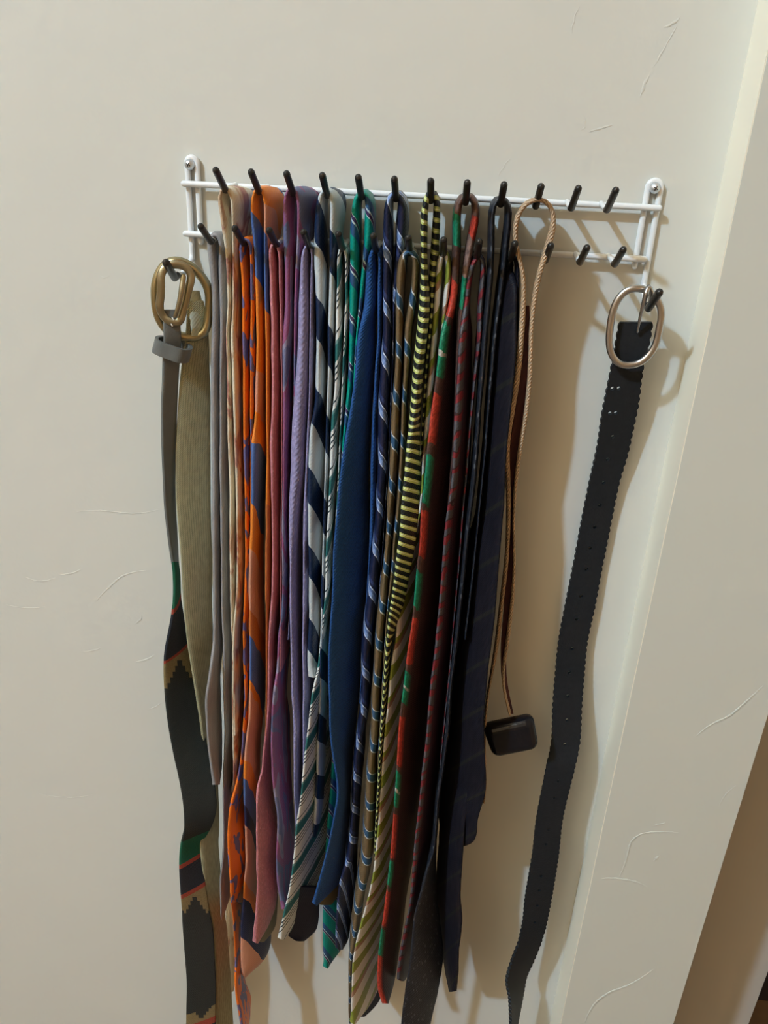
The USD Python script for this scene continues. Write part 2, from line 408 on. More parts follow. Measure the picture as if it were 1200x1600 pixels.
UPX = [(338, 262), (393, 265), (448, 268), (503, 272), (559, 275), (616, 278), (673, 278), (731, 280), (788, 284), (846, 288), (905, 292), (962, 294)]
LOX = [(314, 348), (366, 350), (420, 356), (474, 358), (530, 361), (584, 364), (638, 368), (695, 373), (750, 376), (804, 379), (860, 383), (918, 384), (973, 389)]
PX0 = np.polyval(np.polyfit(np.arange(12), [at(x, y, -.0563)[0] for x, y in UPX], 1), np.arange(12))
PX1 = np.polyval(np.polyfit(np.arange(13), [at(x, y, -.0563)[0] for x, y in LOX], 1), np.arange(13))
zt0 = np.mean([at(x, y, -.0563)[2] for x, y in UPX]) - .0015; zt1 = np.mean([at(x, y, -.0563)[2] for x, y in LOX]) - .0015
PEGY, TIPY = -0.035, -0.0563
for xs, zr, zt in ((PX0, zr0, zt0), (PX1, zr1, zt1)):
    for x in xs:
        bend, tip = np.array([x, PEGY, zr - 0.0012]), np.array([x, TIPY, zt])
        pg = put('peg', tube([[x, RY, zr + .001], [x, PEGY * 0.7, zr - .0004], bend], 0.0020, 10), WHITEW, rack)
        put('peg_sleeve', tube([bend + [0, 0.003, 0], bend, bend * .5 + tip * .5, tip], 0.0024, 12), BLACKV, pg, label='black vinyl sleeve')

# ------------------------------------------------------------------ swept cloth
PXM = lambda y: 0.000485 * (1 + 0.00025 * (y - 400))     # metres per pixel across, roughly


def leg(keys, Y0=-0.037, dc=0.030, grow=0.034, out=0.6, tf=0.006, tmin=0.0052, skew=0.0, tscale=1.0):
    """Rows (A, B, t) from pixel keys (y, xl, xr[, Yl, Yr]); edge-on unless two depths are given."""
    A, B, T = [], [], []
    ya = keys[0][0]
    for k in keys:
        y, xl, xr = k[:3]
        g = max(0.0, min(1.0, (y - 450) / 700))
        if len(k) == 3:
            Yf, d = Y0 - grow * g, dc + grow * g * 0.85
            sk = skew * max(0.0, 1 - (y - ya) / 130.0)
            w = xr - xl
            p = (foot_x(y) - (xl + xr) / 2) * d / D
            mpx = np.linalg.norm(at(xr, y, Yf) - at(xl, y, Yf)) / max(w, 1e-6)
            wt = max(w - 0.55 * abs(p), 0.45 * w)
            t = max(wt * mpx, min(tmin, w * mpx)) * tscale
            xc = xl + t / mpx / 2 if p > 0 else xr - t / mpx / 2
            a = at(xc, y, Yf); b = a + [sk, d, 0]
        else:
            Yl, Yr = k[3] * (1 + out * g), k[4] * (1 + out * g)
            t = tf
            a, b = at(xl, y, Yl), at(xr, y, Yr)
            w = np.linalg.norm(b - a); e = (b - a) / (w + 1e-9)
            t = min(tf, 0.0025 + 0.5 * w)
        A.append(a); B.append(b); T.append(t)
    return np.array(A), np.array(B), np.array(T)


def sweep(A, B, T, seed=0, step=0.005, n=23, pw=2.6, wob=0.0006, wr=0.0007, sig=1.2, twist=0.0):
    mid = (A + B) / 2
    s = np.r_[0, np.cumsum(np.linalg.norm(np.diff(mid, axis=0), axis=1) + 1e-6)]
    m = max(int(s[-1] / step), 8); q = np.linspace(0, s[-1], m + 1)
    f = lambda X: PchipInterpolator(s, X)(q)
    A, B, T = f(A), f(B), f(T)
    if sig:
        A2, B2 = gaussian_filter1d(A, sig, axis=0, mode='nearest'), gaussian_filter1d(B, sig, axis=0, mode='nearest')
        A2[[0, -1]], B2[[0, -1]] = A[[0, -1]], B[[0, -1]]; A, B, T = A2, B2, gaussian_filter1d(T, sig, mode='nearest')
    wv = lambda sc, sd: meshkit.fbm(np.stack([q * sc, np.full_like(q, sd * 3.7), np.full_like(q, 0.3)], 1), 3, sd) - 0.5
    dx = wv(28, seed) * wob * 2
    A = A + np.stack([dx, wv(22, seed + 5) * wob * 2, 0 * dx], 1); B = B + np.stack([dx + wv(24, seed + 9) * wob * 2, 0 * dx, 0 * dx], 1)
    T = T * (1 + wv(33, seed + 2) * 0.25)
    mid = (A + B) / 2
    tan = np.gradient(mid, axis=0); tan = gaussian_filter1d(tan, 1.5, axis=0, mode='nearest'); tan /= np.linalg.norm(tan, axis=1, keepdims=True) + 1e-12
    c = B - A; w = np.linalg.norm(c, axis=1)
    nr = np.cross(tan, c); nr /= np.linalg.norm(nr, axis=1, keepdims=True) + 1e-12
    th = np.linspace(-np.pi, np.pi, n)                       # 0 = fold A (towards the room)
    cs, sn = np.cos(th), np.sin(th)
    e = 2.0 / pw
    qq = 0.5 - 0.5 * np.sign(cs) * np.abs(cs) ** e
    hh = 0.5 * np.sign(sn) * np.abs(sn) ** (e * 1.15)
    V = A[:, None] + c[:, None] * qq[None, :, None] + nr[:, None] * (hh[None] * T[:, None])[..., None]
    P3 = np.stack(np.broadcast_arrays(q[:, None] * 55, np.cos(th)[None] * 1.6 + seed * 2.1, np.sin(th)[None] * 1.6), -1)
    amp = wr * np.minimum(1, T / 0.006)[:, None]
    dsp = (meshkit.fbm(P3, 3, seed + 11) - 0.5) * 2 * amp
    out = nr[:, None] * np.sign(hh)[None, :, None] * np.abs(sn)[None, :, None] ** 0.5 + (-c / (w[:, None] + 1e-9))[:, None] * (np.sign(cs) * np.abs(cs) ** 2)[None, :, None] * 0.6
    V = V + out * dsp[..., None]
    V[:, -1] = V[:, 0]
    du = np.linalg.norm(np.diff(V, axis=1), axis=2); u = np.concatenate([np.zeros((len(V), 1)), np.cumsum(du, 1)], 1); u -= u[:, [n // 2]]
    sv = np.r_[0, np.cumsum(np.linalg.norm(np.diff(mid, axis=0), axis=1))]
    UV = np.stack([u, np.broadcast_to(sv[:, None], u.shape)], -1)
    Vp = np.concatenate([V[:, -2:-1], V, V[:, 1:2]], 1)
    tu = Vp[:, 2:] - Vp[:, :-2]; tv = np.gradient(V, axis=0)
    N = np.cross(tu, tv); N /= np.linalg.norm(N, axis=2, keepdims=True) + 1e-15
    if ((V - V.mean(1, keepdims=True)) * N).sum() < 0:
        N = -N
    return V, UV, N, sv, mid


TIES = {}


def tie(key, label, mat_fn, left, right, ytop, wide='left', seed=1, kl={}, kr={}, mats=None, cat='tie', name='necktie', wob=0.0005, wr=0.0006, pw=2.6):
    """One tie folded over a peg: both blades and the loop are one sweep, split into parts."""
    A1, B1, T1 = leg(left, **kl); A2, B2, T2 = leg(right, **kr)
    za = at((left[0][1] + right[0][2]) / 2, ytop, kl.get('Y0', -0.037))[2]
    arcA, arcB, arcT = [], [], []
    for ph in np.linspace(0, math.pi, 9)[1:-1]:
        cq, sq = math.cos(ph), math.sin(ph); f = (1 - cq) / 2
        a = A1[0] * (1 - f) + A2[0] * f; b = B1[0] * (1 - f) + B2[0] * f
        t = min(T1[0], T2[0]) * 0.85
        zt = za - t / 2
        a = a + [0, 0, (zt - (A1[0][2] * (1 - f) + A2[0][2] * f)) * sq]; b = b + [0, 0, (zt - 0.002 - (B1[0][2] * (1 - f) + B2[0][2] * f)) * sq]
        arcA.append(a); arcB.append(b); arcT.append(t)
    A = np.vstack([A1[::-1], arcA, A2]); B = np.vstack([B1[::-1], arcB, B2]); T = np.r_[T1[::-1], arcT, T2]
    V, UV, N, sv, mid = sweep(A, B, T, seed, wob=wob, wr=wr, pw=pw)
    # path length at the pixel rows of each blade, so patterns can be laid out along the cloth
    zf = V[:, V.shape[1] // 2]
    topi = int(np.argmax(zf[:, 2]))
    rows = row_of(zf)
    def v_at(y, side='left'):
        if side == 'left':
            r, q = rows[: topi + 1][::-1], sv[: topi + 1][::-1]
        else:
            r, q = rows[topi:], sv[topi:]
        o = np.argsort(r, kind='stable')
        return float(np.interp(y, r[o], q[o]))
    g = dict(L=sv[-1], v=v_at)
    mat = mat_fn(g)
    t = thing(name, label, cat)
    z1, z2 = A1[min(1, len(A1) - 1)][2], A2[min(1, len(A2) - 1)][2]
    i1 = int(np.argmin(np.abs(mid[:topi, 2] - min(z1, mid[topi, 2] - .012)))); i2 = topi + int(np.argmin(np.abs(mid[topi:, 2] - min(z2, mid[topi, 2] - .012))))
    nl, nrn = ('wide_blade', 'narrow_blade') if wide == 'left' else ('narrow_blade', 'wide_blade')
    put_grid(nl, V[: i1 + 1], UV[: i1 + 1], N[: i1 + 1], mat, t, (True, False))
    put_grid('neck_loop', V[i1: i2 + 1], UV[i1: i2 + 1], N[i1: i2 + 1], mat, t, (False, False))
    put_grid(nrn, V[i2:], UV[i2:], N[i2:], mat, t, (False, True))
    TIES[key] = t
    return t


def flap(keys, mat, parent, name='lining', tf=0.0025, seed=3, label=None, out=0.6):
    A, B, T = leg(keys, tf=tf, out=out)
    V, UV, N, sv, mid = sweep(A, B, T, seed, wob=0.0003, wr=0.0003)
    return put_grid(name, V, UV, N, mat, parent, label=label)


exec_ties = True
# ---- U1 cream
tie('cream', 'cream silk tie with pinkish brown blotches on the first upper peg from the left', lambda g: cloth('silk_cream', blotch([(0, (.66, .60, .46)), (.50, (.68, .61, .47)), (.56, (.52, .37, .25)), (.60, (.36, .16, .13)), (.65, (.47, .27, .20)), (.70, (.60, .52, .36)), (1, (.68, .62, .5))], 60, 24, 3, .8, True), 0.42),
    [(308, 333, 352), (330, 339, 356), (360, 343, 357), (400, 349, 360), (440, 352, 361), (480, 353, 361), (520, 350, 357), (600, 352, 361), (680, 352, 362), (760, 355, 366), (860, 355, 366), (960, 357, 366), (1020, 361, 368), (1150, 363, 370)],
    [(308, 356, 368), (330, 358, 367), (360, 359, 367), (400, 361, 368), (440, 361, 369), (480, 361, 369), (520, 357, 370), (600, 360, 375), (680, 362, 375), (760, 365, 376), (860, 367, 375), (920, 366, 376), (1000, 360, 376), (1100, 359, 375), (1200, 361, 371), (1260, 357, 369, -.016, -.022), (1320, 351, 366, -.010, -.016), (1400, 349, 367, -.010, -.016), (1480, 352, 369, -.010, -.016), (1525, 355, 368, -.010, -.016), (1550, 359, 363, -.012, -.016)],
    283, 'right', 1, dict(skew=.006), dict(skew=.011))
# ---- L1 grey
tie('grey', 'plain grey satin tie on the leftmost lower peg', lambda g: cloth('satin_grey', tone((.27, .262, .268), .12), 0.40),
    [(372, 318, 330), (400, 323, 333), (440, 326, 337), (480, 328, 339), (520, 327, 339), (600, 326, 339), (680, 327, 340), (760, 328, 340), (830, 328, 340), (900, 329, 341), (1000, 329, 342), (1040, 330, 342, -.046, -.03), (1100, 322, 344, -.05, -.03), (1150, 325, 346, -.05, -.03), (1200, 331, 345, -.05, -.03), (1226, 336, 340, -.05, -.04)],
    [(372, 340, 352), (400, 338, 349), (440, 339, 352), (480, 340, 352), (520, 340, 350), (600, 340, 349), (680, 340, 349), (760, 340, 350), (830, 341, 352), (900, 341, 355), (960, 342, 357), (1020, 345, 357), (1080, 345, 355), (1140, 347, 357), (1180, 346, 355), (1240, 344, 354), (1300, 345, 354), (1340, 344, 352), (1380, 340, 352), (1420, 341, 350), (1438, 344, 347)],
    356, 'right', 2, dict(Y0=-.031, dc=.020, tscale=1.25), dict(Y0=-.031, dc=.025, skew=.004, tscale=1.1))
# ---- L2 orange floral
tie('orange', 'bright orange tie with slate blue blotches next to the cream tie', lambda g: cloth('silk_orange', blotch([(0, (.78, .17, .015)), (.53, (.72, .14, .015)), (.545, (.13, .12, .27)), (.70, (.16, .14, .30)), (.72, (.70, .15, .02))], 75, 34, 1.5, 1.0, False, 3.0), 0.42),
    [(378, 367, 380), (400, 370, 387), (440, 374, 387), (480, 375, 387), (520, 375, 386), (600, 376, 386), (680, 377, 387), (740, 378, 390), (800, 379, 389), (860, 380, 389), (920, 378, 388), (1000, 376, 389), (1080, 378, 389), (1160, 375, 386), (1210, 369, 383), (1260, 360, 382, -.052, -.030), (1300, 356, 386, -.052, -.034), (1340, 357, 386, -.052, -.034), (1380, 360, 384, -.052, -.03), (1412, 362, 376, -.05, -.02), (1440, 361, 374), (1500, 364, 375), (1530, 368, 380, -.05, -.03), (1555, 369, 392, -.052, -.034), (1585, 374, 390, -.052, -.036), (1612, 379, 386, -.052, -.04), (1630, 382, 383, -.05, -.045)],
    [(378, 386, 396), (400, 388, 396), (440, 388, 397), (480, 389, 397), (520, 388, 398), (600, 388, 396), (660, 388, 395), (700, 389, 395), (900, 388, 394), (1180, 385, 391)],
    363, 'left', 3, {}, dict(skew=.003))
# ---- U2 peach / orange / blue
OR, PE, BL, NV, RU = (.74, .22, .03), (.62, .29, .19), (.075, .14, .36), (.018, .026, .075), (.50, .15, .04)


def peach_mat(g):
    v, L = g['v'], g['L']
    ys = [(1530, PE), (1462, NV), (1405, OR), (1375, PE), (1290, NV), (1262, BL), (1225, OR), (1195, PE), (1088, OR), (1068, BL), (1000, RU), (955, PE), (858, OR), (800, BL), (695, OR), (650, PE), (590, OR), (440, BL), (335, OR)]
    st = [(0.0, PE)] + [(v(y) / L, c) for y, c in ys]
    st += [((v(312, 'right')) / L, PE), (v(370, 'right') / L, BL), (v(480, 'right') / L, OR), (v(780, 'right') / L, RU)]
    st.sort(key=lambda s: s[0])
    return cloth('silk_peach_blue', ladder(L, st, -0.8, 0.030, 30), 0.38)


tie('peach', 'tie with big orange, peach and blue shapes on the second upper peg', peach_mat,
    [(312, 387, 402), (335, 387, 405), (360, 390, 406), (400, 394, 409), (440, 396, 409), (480, 397, 410), (520, 397, 412), (600, 396, 411), (660, 394, 411), (700, 394, 414, -.045, -.025), (760, 394, 416, -.046, -.02), (800, 394, 411, -.046, -.02), (860, 392, 410, -.046, -.02), (920, 390, 410, -.046, -.02), (1000, 391, 415, -.047, -.02), (1080, 391, 414, -.047, -.02), (1120, 390, 410, -.047, -.02), (1160, 385, 406, -.048, -.02), (1200, 382, 405, -.05, -.03), (1240, 382, 402, -.05, -.03), (1280, 384, 400, -.048, -.02), (1340, 386, 401, -.048, -.02), (1380, 382, 402, -.046, -.02), (1420, 379, 415, -.044, -.026), (1460, 376, 424, -.044, -.026), (1490, 376, 418, -.044, -.030), (1510, 377, 402, -.044, -.034), (1524, 379, 383, -.044, -.04)],
    [(312, 408, 421), (335, 409, 420), (360, 409, 418), (400, 409, 417), (440, 410, 418), (480, 411, 419), (520, 412, 420), (600, 413, 420), (700, 414, 421), (780, 412, 421), (860, 411, 422), (920, 411, 422), (970, 413, 420), (1150, 412, 418)],
    282, 'left', 4, dict(skew=.004), dict(skew=.009))
# ---- L3 pink
KP = tie('pink', 'rose pink tie with a crinkled tonal weave', lambda g: cloth('silk_pink', tone(speck((.50, .185, .21), (.60, .30, .31), 330, .34, .7), .18, 500, 200), 0.42, wr=0.0011),
    [(384, 415, 427), (420, 417, 431), (460, 419, 432), (500, 420, 432), (560, 421, 436), (620, 422, 437), (700, 419, 435), (760, 420, 434), (800, 421, 432), (860, 422, 431), (920, 421, 431), (960, 419, 431), (1000, 416, 430), (1040, 415, 427), (1080, 415, 426), (1120, 414, 424), (1160, 409, 422), (1200, 406, 422), (1235, 402, 424, -.052, -.03), (1260, 401, 430, -.055, -.03), (1300, 401, 436, -.055, -.034), (1340, 401, 434, -.055, -.034), (1380, 402, 434, -.055, -.036), (1410, 401, 431, -.055, -.038), (1440, 399, 421, -.055, -.042), (1466, 396, 406, -.055, -.05), (1472, 397, 401, -.055, -.052)],
    [(384, 432, 440), (420, 434, 440), (460, 434, 441), (500, 436, 442), (540, 437, 442), (700, 438, 442), (1050, 436, 440)],
    369, 'left', 5, {}, {}, wr=0.0010)
flap([(1395, 424, 434, -.044, -.030), (1425, 414, 433, -.045, -.030), (1450, 408, 430, -.046, -.031), (1471, 402, 413, -.047, -.038)], cloth('lining_olive', tone((.20, .17, .10), .1), .6), KP, label='olive brown lining showing behind the tip')
# ---- U3 purple
tie('purple', 'purple and magenta tie with slate blue patches on the third upper peg', lambda g: cloth('silk_purple', blotch([(0, (.20, .12, .24)), (.36, (.13, .15, .27)), (.45, (.25, .10, .21)), (.54, (.28, .09, .19)), (.60, (.27, .24, .34)), (.66, (.15, .16, .28))], 38, 15, 1.0, .8, False, 8.3), 0.40),
    [(312, 437, 452), (340, 439, 457), (380, 438, 460), (420, 441, 460), (460, 442, 460), (500, 440, 461), (540, 437, 459), (600, 439, 456), (660, 439, 451), (700, 438, 448), (760, 439, 447), (800, 438, 447), (840, 437, 446), (900, 439, 445), (950, 437, 446), (1000, 431, 447), (1040, 430, 447), (1080, 429, 446, -.05, -.02), (1120, 425, 452, -.05, -.02), (1160, 424, 452, -.05, -.022), (1200, 425, 454, -.05, -.024), (1240, 429, 456, -.05, -.026), (1280, 435, 459, -.05, -.026), (1340, 432, 460, -.05, -.028), (1380, 434, 454, -.05, -.03), (1405, 439, 449, -.05, -.036), (1420, 443, 445, -.05, -.045)],
    [(312, 460, 471), (340, 460, 470), (360, 460, 470), (400, 459, 468), (440, 458, 466), (480, 457, 465), (540, 457, 463), (700, 456, 460), (1000, 448, 452)],
    283, 'left', 6, dict(skew=.006), dict(skew=.012))
# ---- L4 lavender
tie('lavender', 'lavender tie with fine diagonal ribs and tiny pale dots', lambda g: cloth('wool_lavender', tone(speck((.27, .25, .44), (.55, .53, .72), 420, .22, .8), .22, 700, 260), 0.6, .08, weave=.0003, rib=900),
    [(386, 468, 481), (420, 466, 485), (460, 464, 487), (500, 462, 487), (560, 459, 487), (620, 455, 485), (680, 451, 482), (740, 449, 481), (780, 447, 475), (840, 447, 470), (900, 449, 467), (960, 450, 467), (1020, 451, 466), (1060, 452, 470), (1100, 452, 472), (1140, 454, 476), (1180, 455, 474), (1240, 456, 471), (1290, 459, 467), (1312, 461, 464)],
    [(386, 486, 491), (420, 484, 489), (500, 482, 488), (620, 480, 486), (740, 474, 482), (800, 471, 482), (900, 470, 482), (1000, 469, 480), (1100, 470, 481), (1200, 470, 478), (1290, 468, 474)],
    372, 'left', 7, dict(Y0=-.041, dc=.036), {}, wr=.0005)
# ---- U4 navy / pale stripe
NW, NN_ = (.50, .56, .59), (.010, .024, .065)
NT = tie('navy_white', 'navy tie with broad pale grey diagonal stripes on the fourth upper peg', lambda g: cloth('silk_navy_pale', bands(-1.0, 0.066, [(0, NW), (.56, NN_)], phase=.20), 0.36),
    [(308, 492, 504), (340, 489, 509), (400, 487, 509), (440, 489, 510), (480, 490, 510), (520, 491, 509), (560, 491, 508), (620, 489, 508), (680, 485, 508, -.040, -.02), (740, 483, 509, -.042, -.02), (800, 483, 507, -.044, -.025), (860, 484, 506, -.044, -.025), (920, 485, 504, -.044, -.025), (960, 485, 500, -.044, -.03), (1000, 483, 496, -.044, -.035), (1040, 482, 495, -.044, -.036), (1058, 485, 491, -.044, -.04)],
    [(308, 513, 526), (340, 511, 528), (400, 512, 527), (440, 512, 524), (480, 511, 523), (520, 509, 521), (560, 510, 520), (620, 509, 517), (700, 506, 514), (800, 503, 510), (900, 500, 508), (1040, 496, 508), (1250, 488, 506), (1380, 470, 500, -.028, -.02), (1420, 455, 499, -.028, -.018), (1450, 452, 496, -.028, -.018), (1466, 462, 482, -.028, -.02), (1469, 470, 474, -.028, -.025)],
    286, 'right', 8, {}, dict(skew=.006))
# ---- L5 white / teal
WW, TE, BK = (.68, .70, .68), (.025, .14, .14), (.015, .03, .04)
WT = tie('white_teal', 'white tie with thin dark diagonals and teal bands beside the broad-striped navy tie', lambda g: cloth('silk_white_teal', bands(1.1, 0.052, [(0, WW), (.22, BK), (.25, WW), (.31, BK), (.34, WW), (.40, BK), (.43, WW), (.50, TE), (.74, (.12, .24, .24)), (.80, WW), (.90, BK), (.93, WW)], phase=.1), 0.40),
    [(392, 524, 531), (440, 525, 532), (480, 523, 532), (520, 522, 533), (560, 521, 531), (600, 520, 530), (660, 515, 530), (720, 512, 529), (780, 510, 523), (800, 509, 521), (860, 506, 520), (920, 505, 516), (960, 501, 514), (1000, 497, 511), (1040, 494, 508), (1080, 489, 514, -.05, -.02), (1120, 484, 515, -.05, -.015), (1180, 476, 516, -.052, -.015), (1240, 471, 517, -.054, -.015), (1300, 462, 516, -.054, -.016), (1340, 459, 507, -.054, -.018), (1380, 454, 500, -.054, -.02), (1420, 445, 480, -.054, -.028), (1448, 439, 458, -.054, -.04), (1466, 436, 442, -.054, -.05)],
    [(392, 537, 544), (440, 537, 543), (480, 537, 544), (540, 535, 541), (700, 528, 533), (1000, 514, 519)],
    373, 'left', 9, {}, {})
flap([(1385, 470, 500, -.046, -.036), (1420, 455, 499, -.046, -.034), (1450, 446, 496, -.046, -.033), (1464, 448, 484, -.046, -.034), (1470, 462, 476, -.044, -.036)], cloth('lining_navy', tone((.016, .016, .035), .1), .6), WT, label='dark lining behind the tip')
# ---- U5 teal
TL, TB, TW, TP = (.0, .27, .215), (.025, .085, .20), (.42, .55, .60), (.05, .03, .10)
tie('teal', 'teal green tie with slate blue and thin white diagonals on the fifth upper peg', lambda g: cloth('silk_teal', bands(-0.9, 0.034, [(0, TL), (.55, TB), (.80, TW), (.845, TP), (.93, TW), (.955, TL)], phase=.35), 0.36),
    [(308, 548, 563), (340, 544, 562), (400, 544, 562), (440, 543, 562), (480, 543, 561), (520, 543, 559), (580, 542, 556), (640, 537, 549), (700, 532, 540), (800, 527, 534), (900, 524, 530), (1100, 516, 522)],
    [(308, 570, 584), (340, 567, 587), (370, 567, 585), (400, 564, 577), (440, 561, 571), (480, 558, 566), (540, 553, 560), (700, 545, 552), (1000, 528, 540), (1300, 512, 530, -.034, -.02), (1400, 505, 543, -.034, -.018), (1440, 505, 544, -.034, -.018), (1475, 505, 538, -.034, -.02), (1495, 506, 522, -.034, -.026), (1511, 507, 510, -.034, -.03)],
    287, 'right', 10, {}, {})
# ---- L6 blue
BT = tie('blue', 'plain royal blue woollen tie with a soft fuzzy surface', lambda g: cloth('wool_blue', tone((.012, .068, .235), .35, 900, 500), 0.85, .05, weave=.0003),
    [(392, 572, 584), (420, 569, 588), (440, 567, 589), (480, 565, 588), (520, 561, 586, -.042, -.02), (580, 556, 585, -.046, -.02), (640, 548, 579, -.050, -.022), (700, 538, 576, -.054, -.024), (760, 530, 575, -.056, -.022), (800, 527, 576, -.056, -.022), (860, 521, 575, -.056, -.022), (920, 520, 572, -.056, -.022), (980, 516, 567, -.056, -.022), (1040, 513, 562, -.056, -.022), (1100, 515, 559, -.056, -.022), (1140, 516, 555, -.056, -.022), (1180, 520, 550, -.056, -.024), (1220, 527, 548, -.056, -.026), (1240, 528, 546, -.056, -.026), (1280, 521, 545, -.056, -.026), (1320, 513, 543, -.056, -.026), (1360, 503, 541, -.056, -.028), (1385, 496, 524, -.056, -.034), (1404, 491, 506, -.056, -.044), (1412, 490, 494, -.056, -.05)],
    [(392, 590, 598), (440, 588, 597), (480, 588, 596), (520, 588, 596), (580, 584, 592), (640, 580, 589), (700, 577, 588), (760, 576, 587), (820, 576, 586), (900, 573, 578), (1100, 560, 564)],
    378, 'left', 11, {}, {}, wr=.0004)
flap([(1340, 520, 541, -.050, -.024), (1375, 510, 535, -.050, -.024), (1398, 502, 530, -.050, -.026), (1413, 499, 518, -.050, -.03)], cloth('lining_mustard', tone((.20, .145, .05), .1), .6), BT, label='mustard lining showing at the tip')
# ---- U6 navy / light blue
SN, SB, SW = (.012, .017, .050), (.20, .30, .56), (.55, .62, .78)
tie('navy_blue', 'navy tie with narrow light blue diagonal stripes on the sixth upper peg', lambda g: cloth('silk_navy_blue', bands(-1.1, 0.037, [(0, SN), (.58, SW), (.61, SB), (.72, (.10, .16, .34)), (.80, SW), (.83, SN), (.90, (.03, .045, .13))], phase=.2), 0.34),
    [(312, 598, 611), (340, 597, 613), (400, 596, 614), (440, 596, 611), (480, 596, 611), (520, 596, 613), (580, 592, 610), (640, 588, 607), (700, 588, 607), (740, 588, 605), (780, 585, 602), (820, 583, 601), (860, 578, 596), (900, 573, 594), (960, 567, 589), (1000, 562, 584), (1040, 561, 580), (1100, 561, 577), (1140, 556, 573), (1180, 549, 567), (1220, 547, 565), (1280, 544, 560), (1340, 537, 556), (1380, 531, 555, -.05, -.03), (1440, 526, 547, -.05, -.03), (1465, 525, 545, -.05, -.032), (1482, 526, 534, -.05, -.036)],
    [(312, 622, 637), (340, 617, 639), (370, 616, 636), (400, 615, 630), (430, 612, 627), (460, 611, 621), (520, 612, 617), (700, 606, 609), (1000, 584, 588)],
    290, 'left', 12, dict(Y0=-.042), {})
# ---- L7 brown stripe
RB, RS, RW = (.155, .105, .055), (.03, .085, .17), (.55, .58, .62)
tie('brown', 'tan brown tie with white-edged navy diagonals, left of the black and yellow tie', lambda g: cloth('silk_brown', bands(-0.8, 0.034, [(0, RB), (.66, RW), (.70, RS), (.93, RW), (.965, RB)], phase=.45), 0.40),
    [(400, 619, 636), (440, 617, 632), (480, 617, 630), (520, 617, 630), (580, 615, 627), (640, 610, 624), (700, 607, 623), (760, 605, 619), (800, 602, 616), (840, 601, 613), (880, 597, 610), (920, 592, 607), (960, 588, 604), (1000, 584, 600), (1040, 581, 597), (1100, 577, 594), (1140, 577, 594), (1180, 573, 590), (1220, 569, 587), (1280, 565, 586), (1340, 560, 584), (1380, 555, 578), (1420, 550, 568), (1460, 546, 563), (1500, 542, 556), (1540, 542, 552), (1590, 542, 550), (1608, 544, 548)],
    [(400, 644, 656), (440, 643, 653), (480, 636, 650), (520, 630, 643), (580, 629, 639), (640, 625, 634), (700, 623, 633), (760, 619, 630), (800, 616, 626), (840, 612, 621), (900, 608, 616), (960, 602, 607), (1200, 588, 592)],
    382, 'left', 13, dict(Y0=-.046), dict(Y0=-.044))
# ---- U7 black / yellow
YB_, YY = (.012, .016, .018), (.50, .57, .17)
tie('black_yellow', 'slim black tie with close yellow-green cross stripes on the seventh upper peg', lambda g: cloth('knit_black_yellow', bands(-0.15, 0.0072, [(0, YY), (.20, (.72, .75, .42)), (.32, YY), (.44, YB_)], phase=.0), 0.55, weave=.0002),
    [(306, 660, 669), (340, 656, 667), (400, 656, 666), (440, 656, 668), (480, 653, 671), (520, 650, 668), (580, 643, 661), (640, 639, 656), (700, 637, 655, -.058, -.045), (760, 631, 655, -.062, -.048), (800, 627, 653, -.064, -.05), (830, 627, 650, -.064, -.05), (860, 622, 645, -.064, -.05), (900, 618, 638, -.062, -.045), (940, 613, 630, -.06, -.04), (980, 607, 622, -.058, -.03), (1020, 599, 611), (1060, 597, 606), (1100, 594, 603), (1140, 592, 600), (1180, 590, 597), (1240, 587, 594), (1300, 584, 590), (1352, 583, 587)],
    [(306, 678, 686), (340, 675, 687), (400, 671, 685), (440, 668, 681), (480, 671, 678), (520, 668, 675), (560, 664, 670), (700, 656, 660), (1000, 618, 622)],
    292, 'left', 14, dict(Y0=-.050, dc=.03), dict(), wob=.0002, wr=.0003)
# ---- L8 white / olive
HW, HO, HP = (.66, .64, .60), (.24, .28, .045), (.33, .19, .13)
HT = tie('olive', 'white and olive green diagonally striped tie just left of the red plaid tie', lambda g: cloth('silk_white_olive', bands(1.0, 0.060, [(0, HW), (.28, HO), (.54, HW), (.80, HP), (.90, HO)], phase=.35), 0.42),
    [(396, 681, 692), (440, 679, 690), (480, 675, 687), (520, 673, 684), (580, 668, 680), (620, 665, 675), (680, 660, 671), (720, 657, 666), (760, 656, 664), (800, 652, 660), (860, 640, 658, -.042, -.02), (900, 628, 655, -.046, -.02), (960, 622, 648, -.048, -.02), (1000, 619, 643, -.048, -.02), (1040, 612, 638, -.048, -.02), (1100, 606, 634, -.05, -.02), (1140, 602, 628, -.05, -.02), (1180, 599, 625, -.05, -.02), (1240, 595, 624, -.05, -.02), (1300, 590, 622, -.052, -.02), (1360, 584, 616, -.054, -.02), (1400, 576, 612, -.056, -.02), (1440, 565, 606, -.058, -.022), (1480, 555, 600, -.06, -.026), (1510, 551, 597, -.06, -.028), (1540, 550, 592, -.06, -.032), (1570, 549, 578, -.06, -.042), (1588, 549, 562, -.06, -.05), (1598, 549, 552, -.06, -.056)],
    [(396, 696, 706), (440, 694, 705), (480, 690, 700), (520, 688, 694), (600, 683, 687), (800, 668, 672)],
    385, 'left', 15, {}, {})
flap([(1530, 575, 598, -.036, -.024), (1562, 566, 595, -.040, -.026), (1578, 560, 582, -.044, -.032), (1588, 560, 570, -.046, -.04)], cloth('lining_midnight', tone((.014, .014, .032), .1), .6), HT, label='midnight blue lining behind the tip')
# ---- U8 red plaid
XR, XG, XB, XW = (.42, .045, .028), (.01, .20, .11), (.085, .045, .038), (.45, .45, .42)


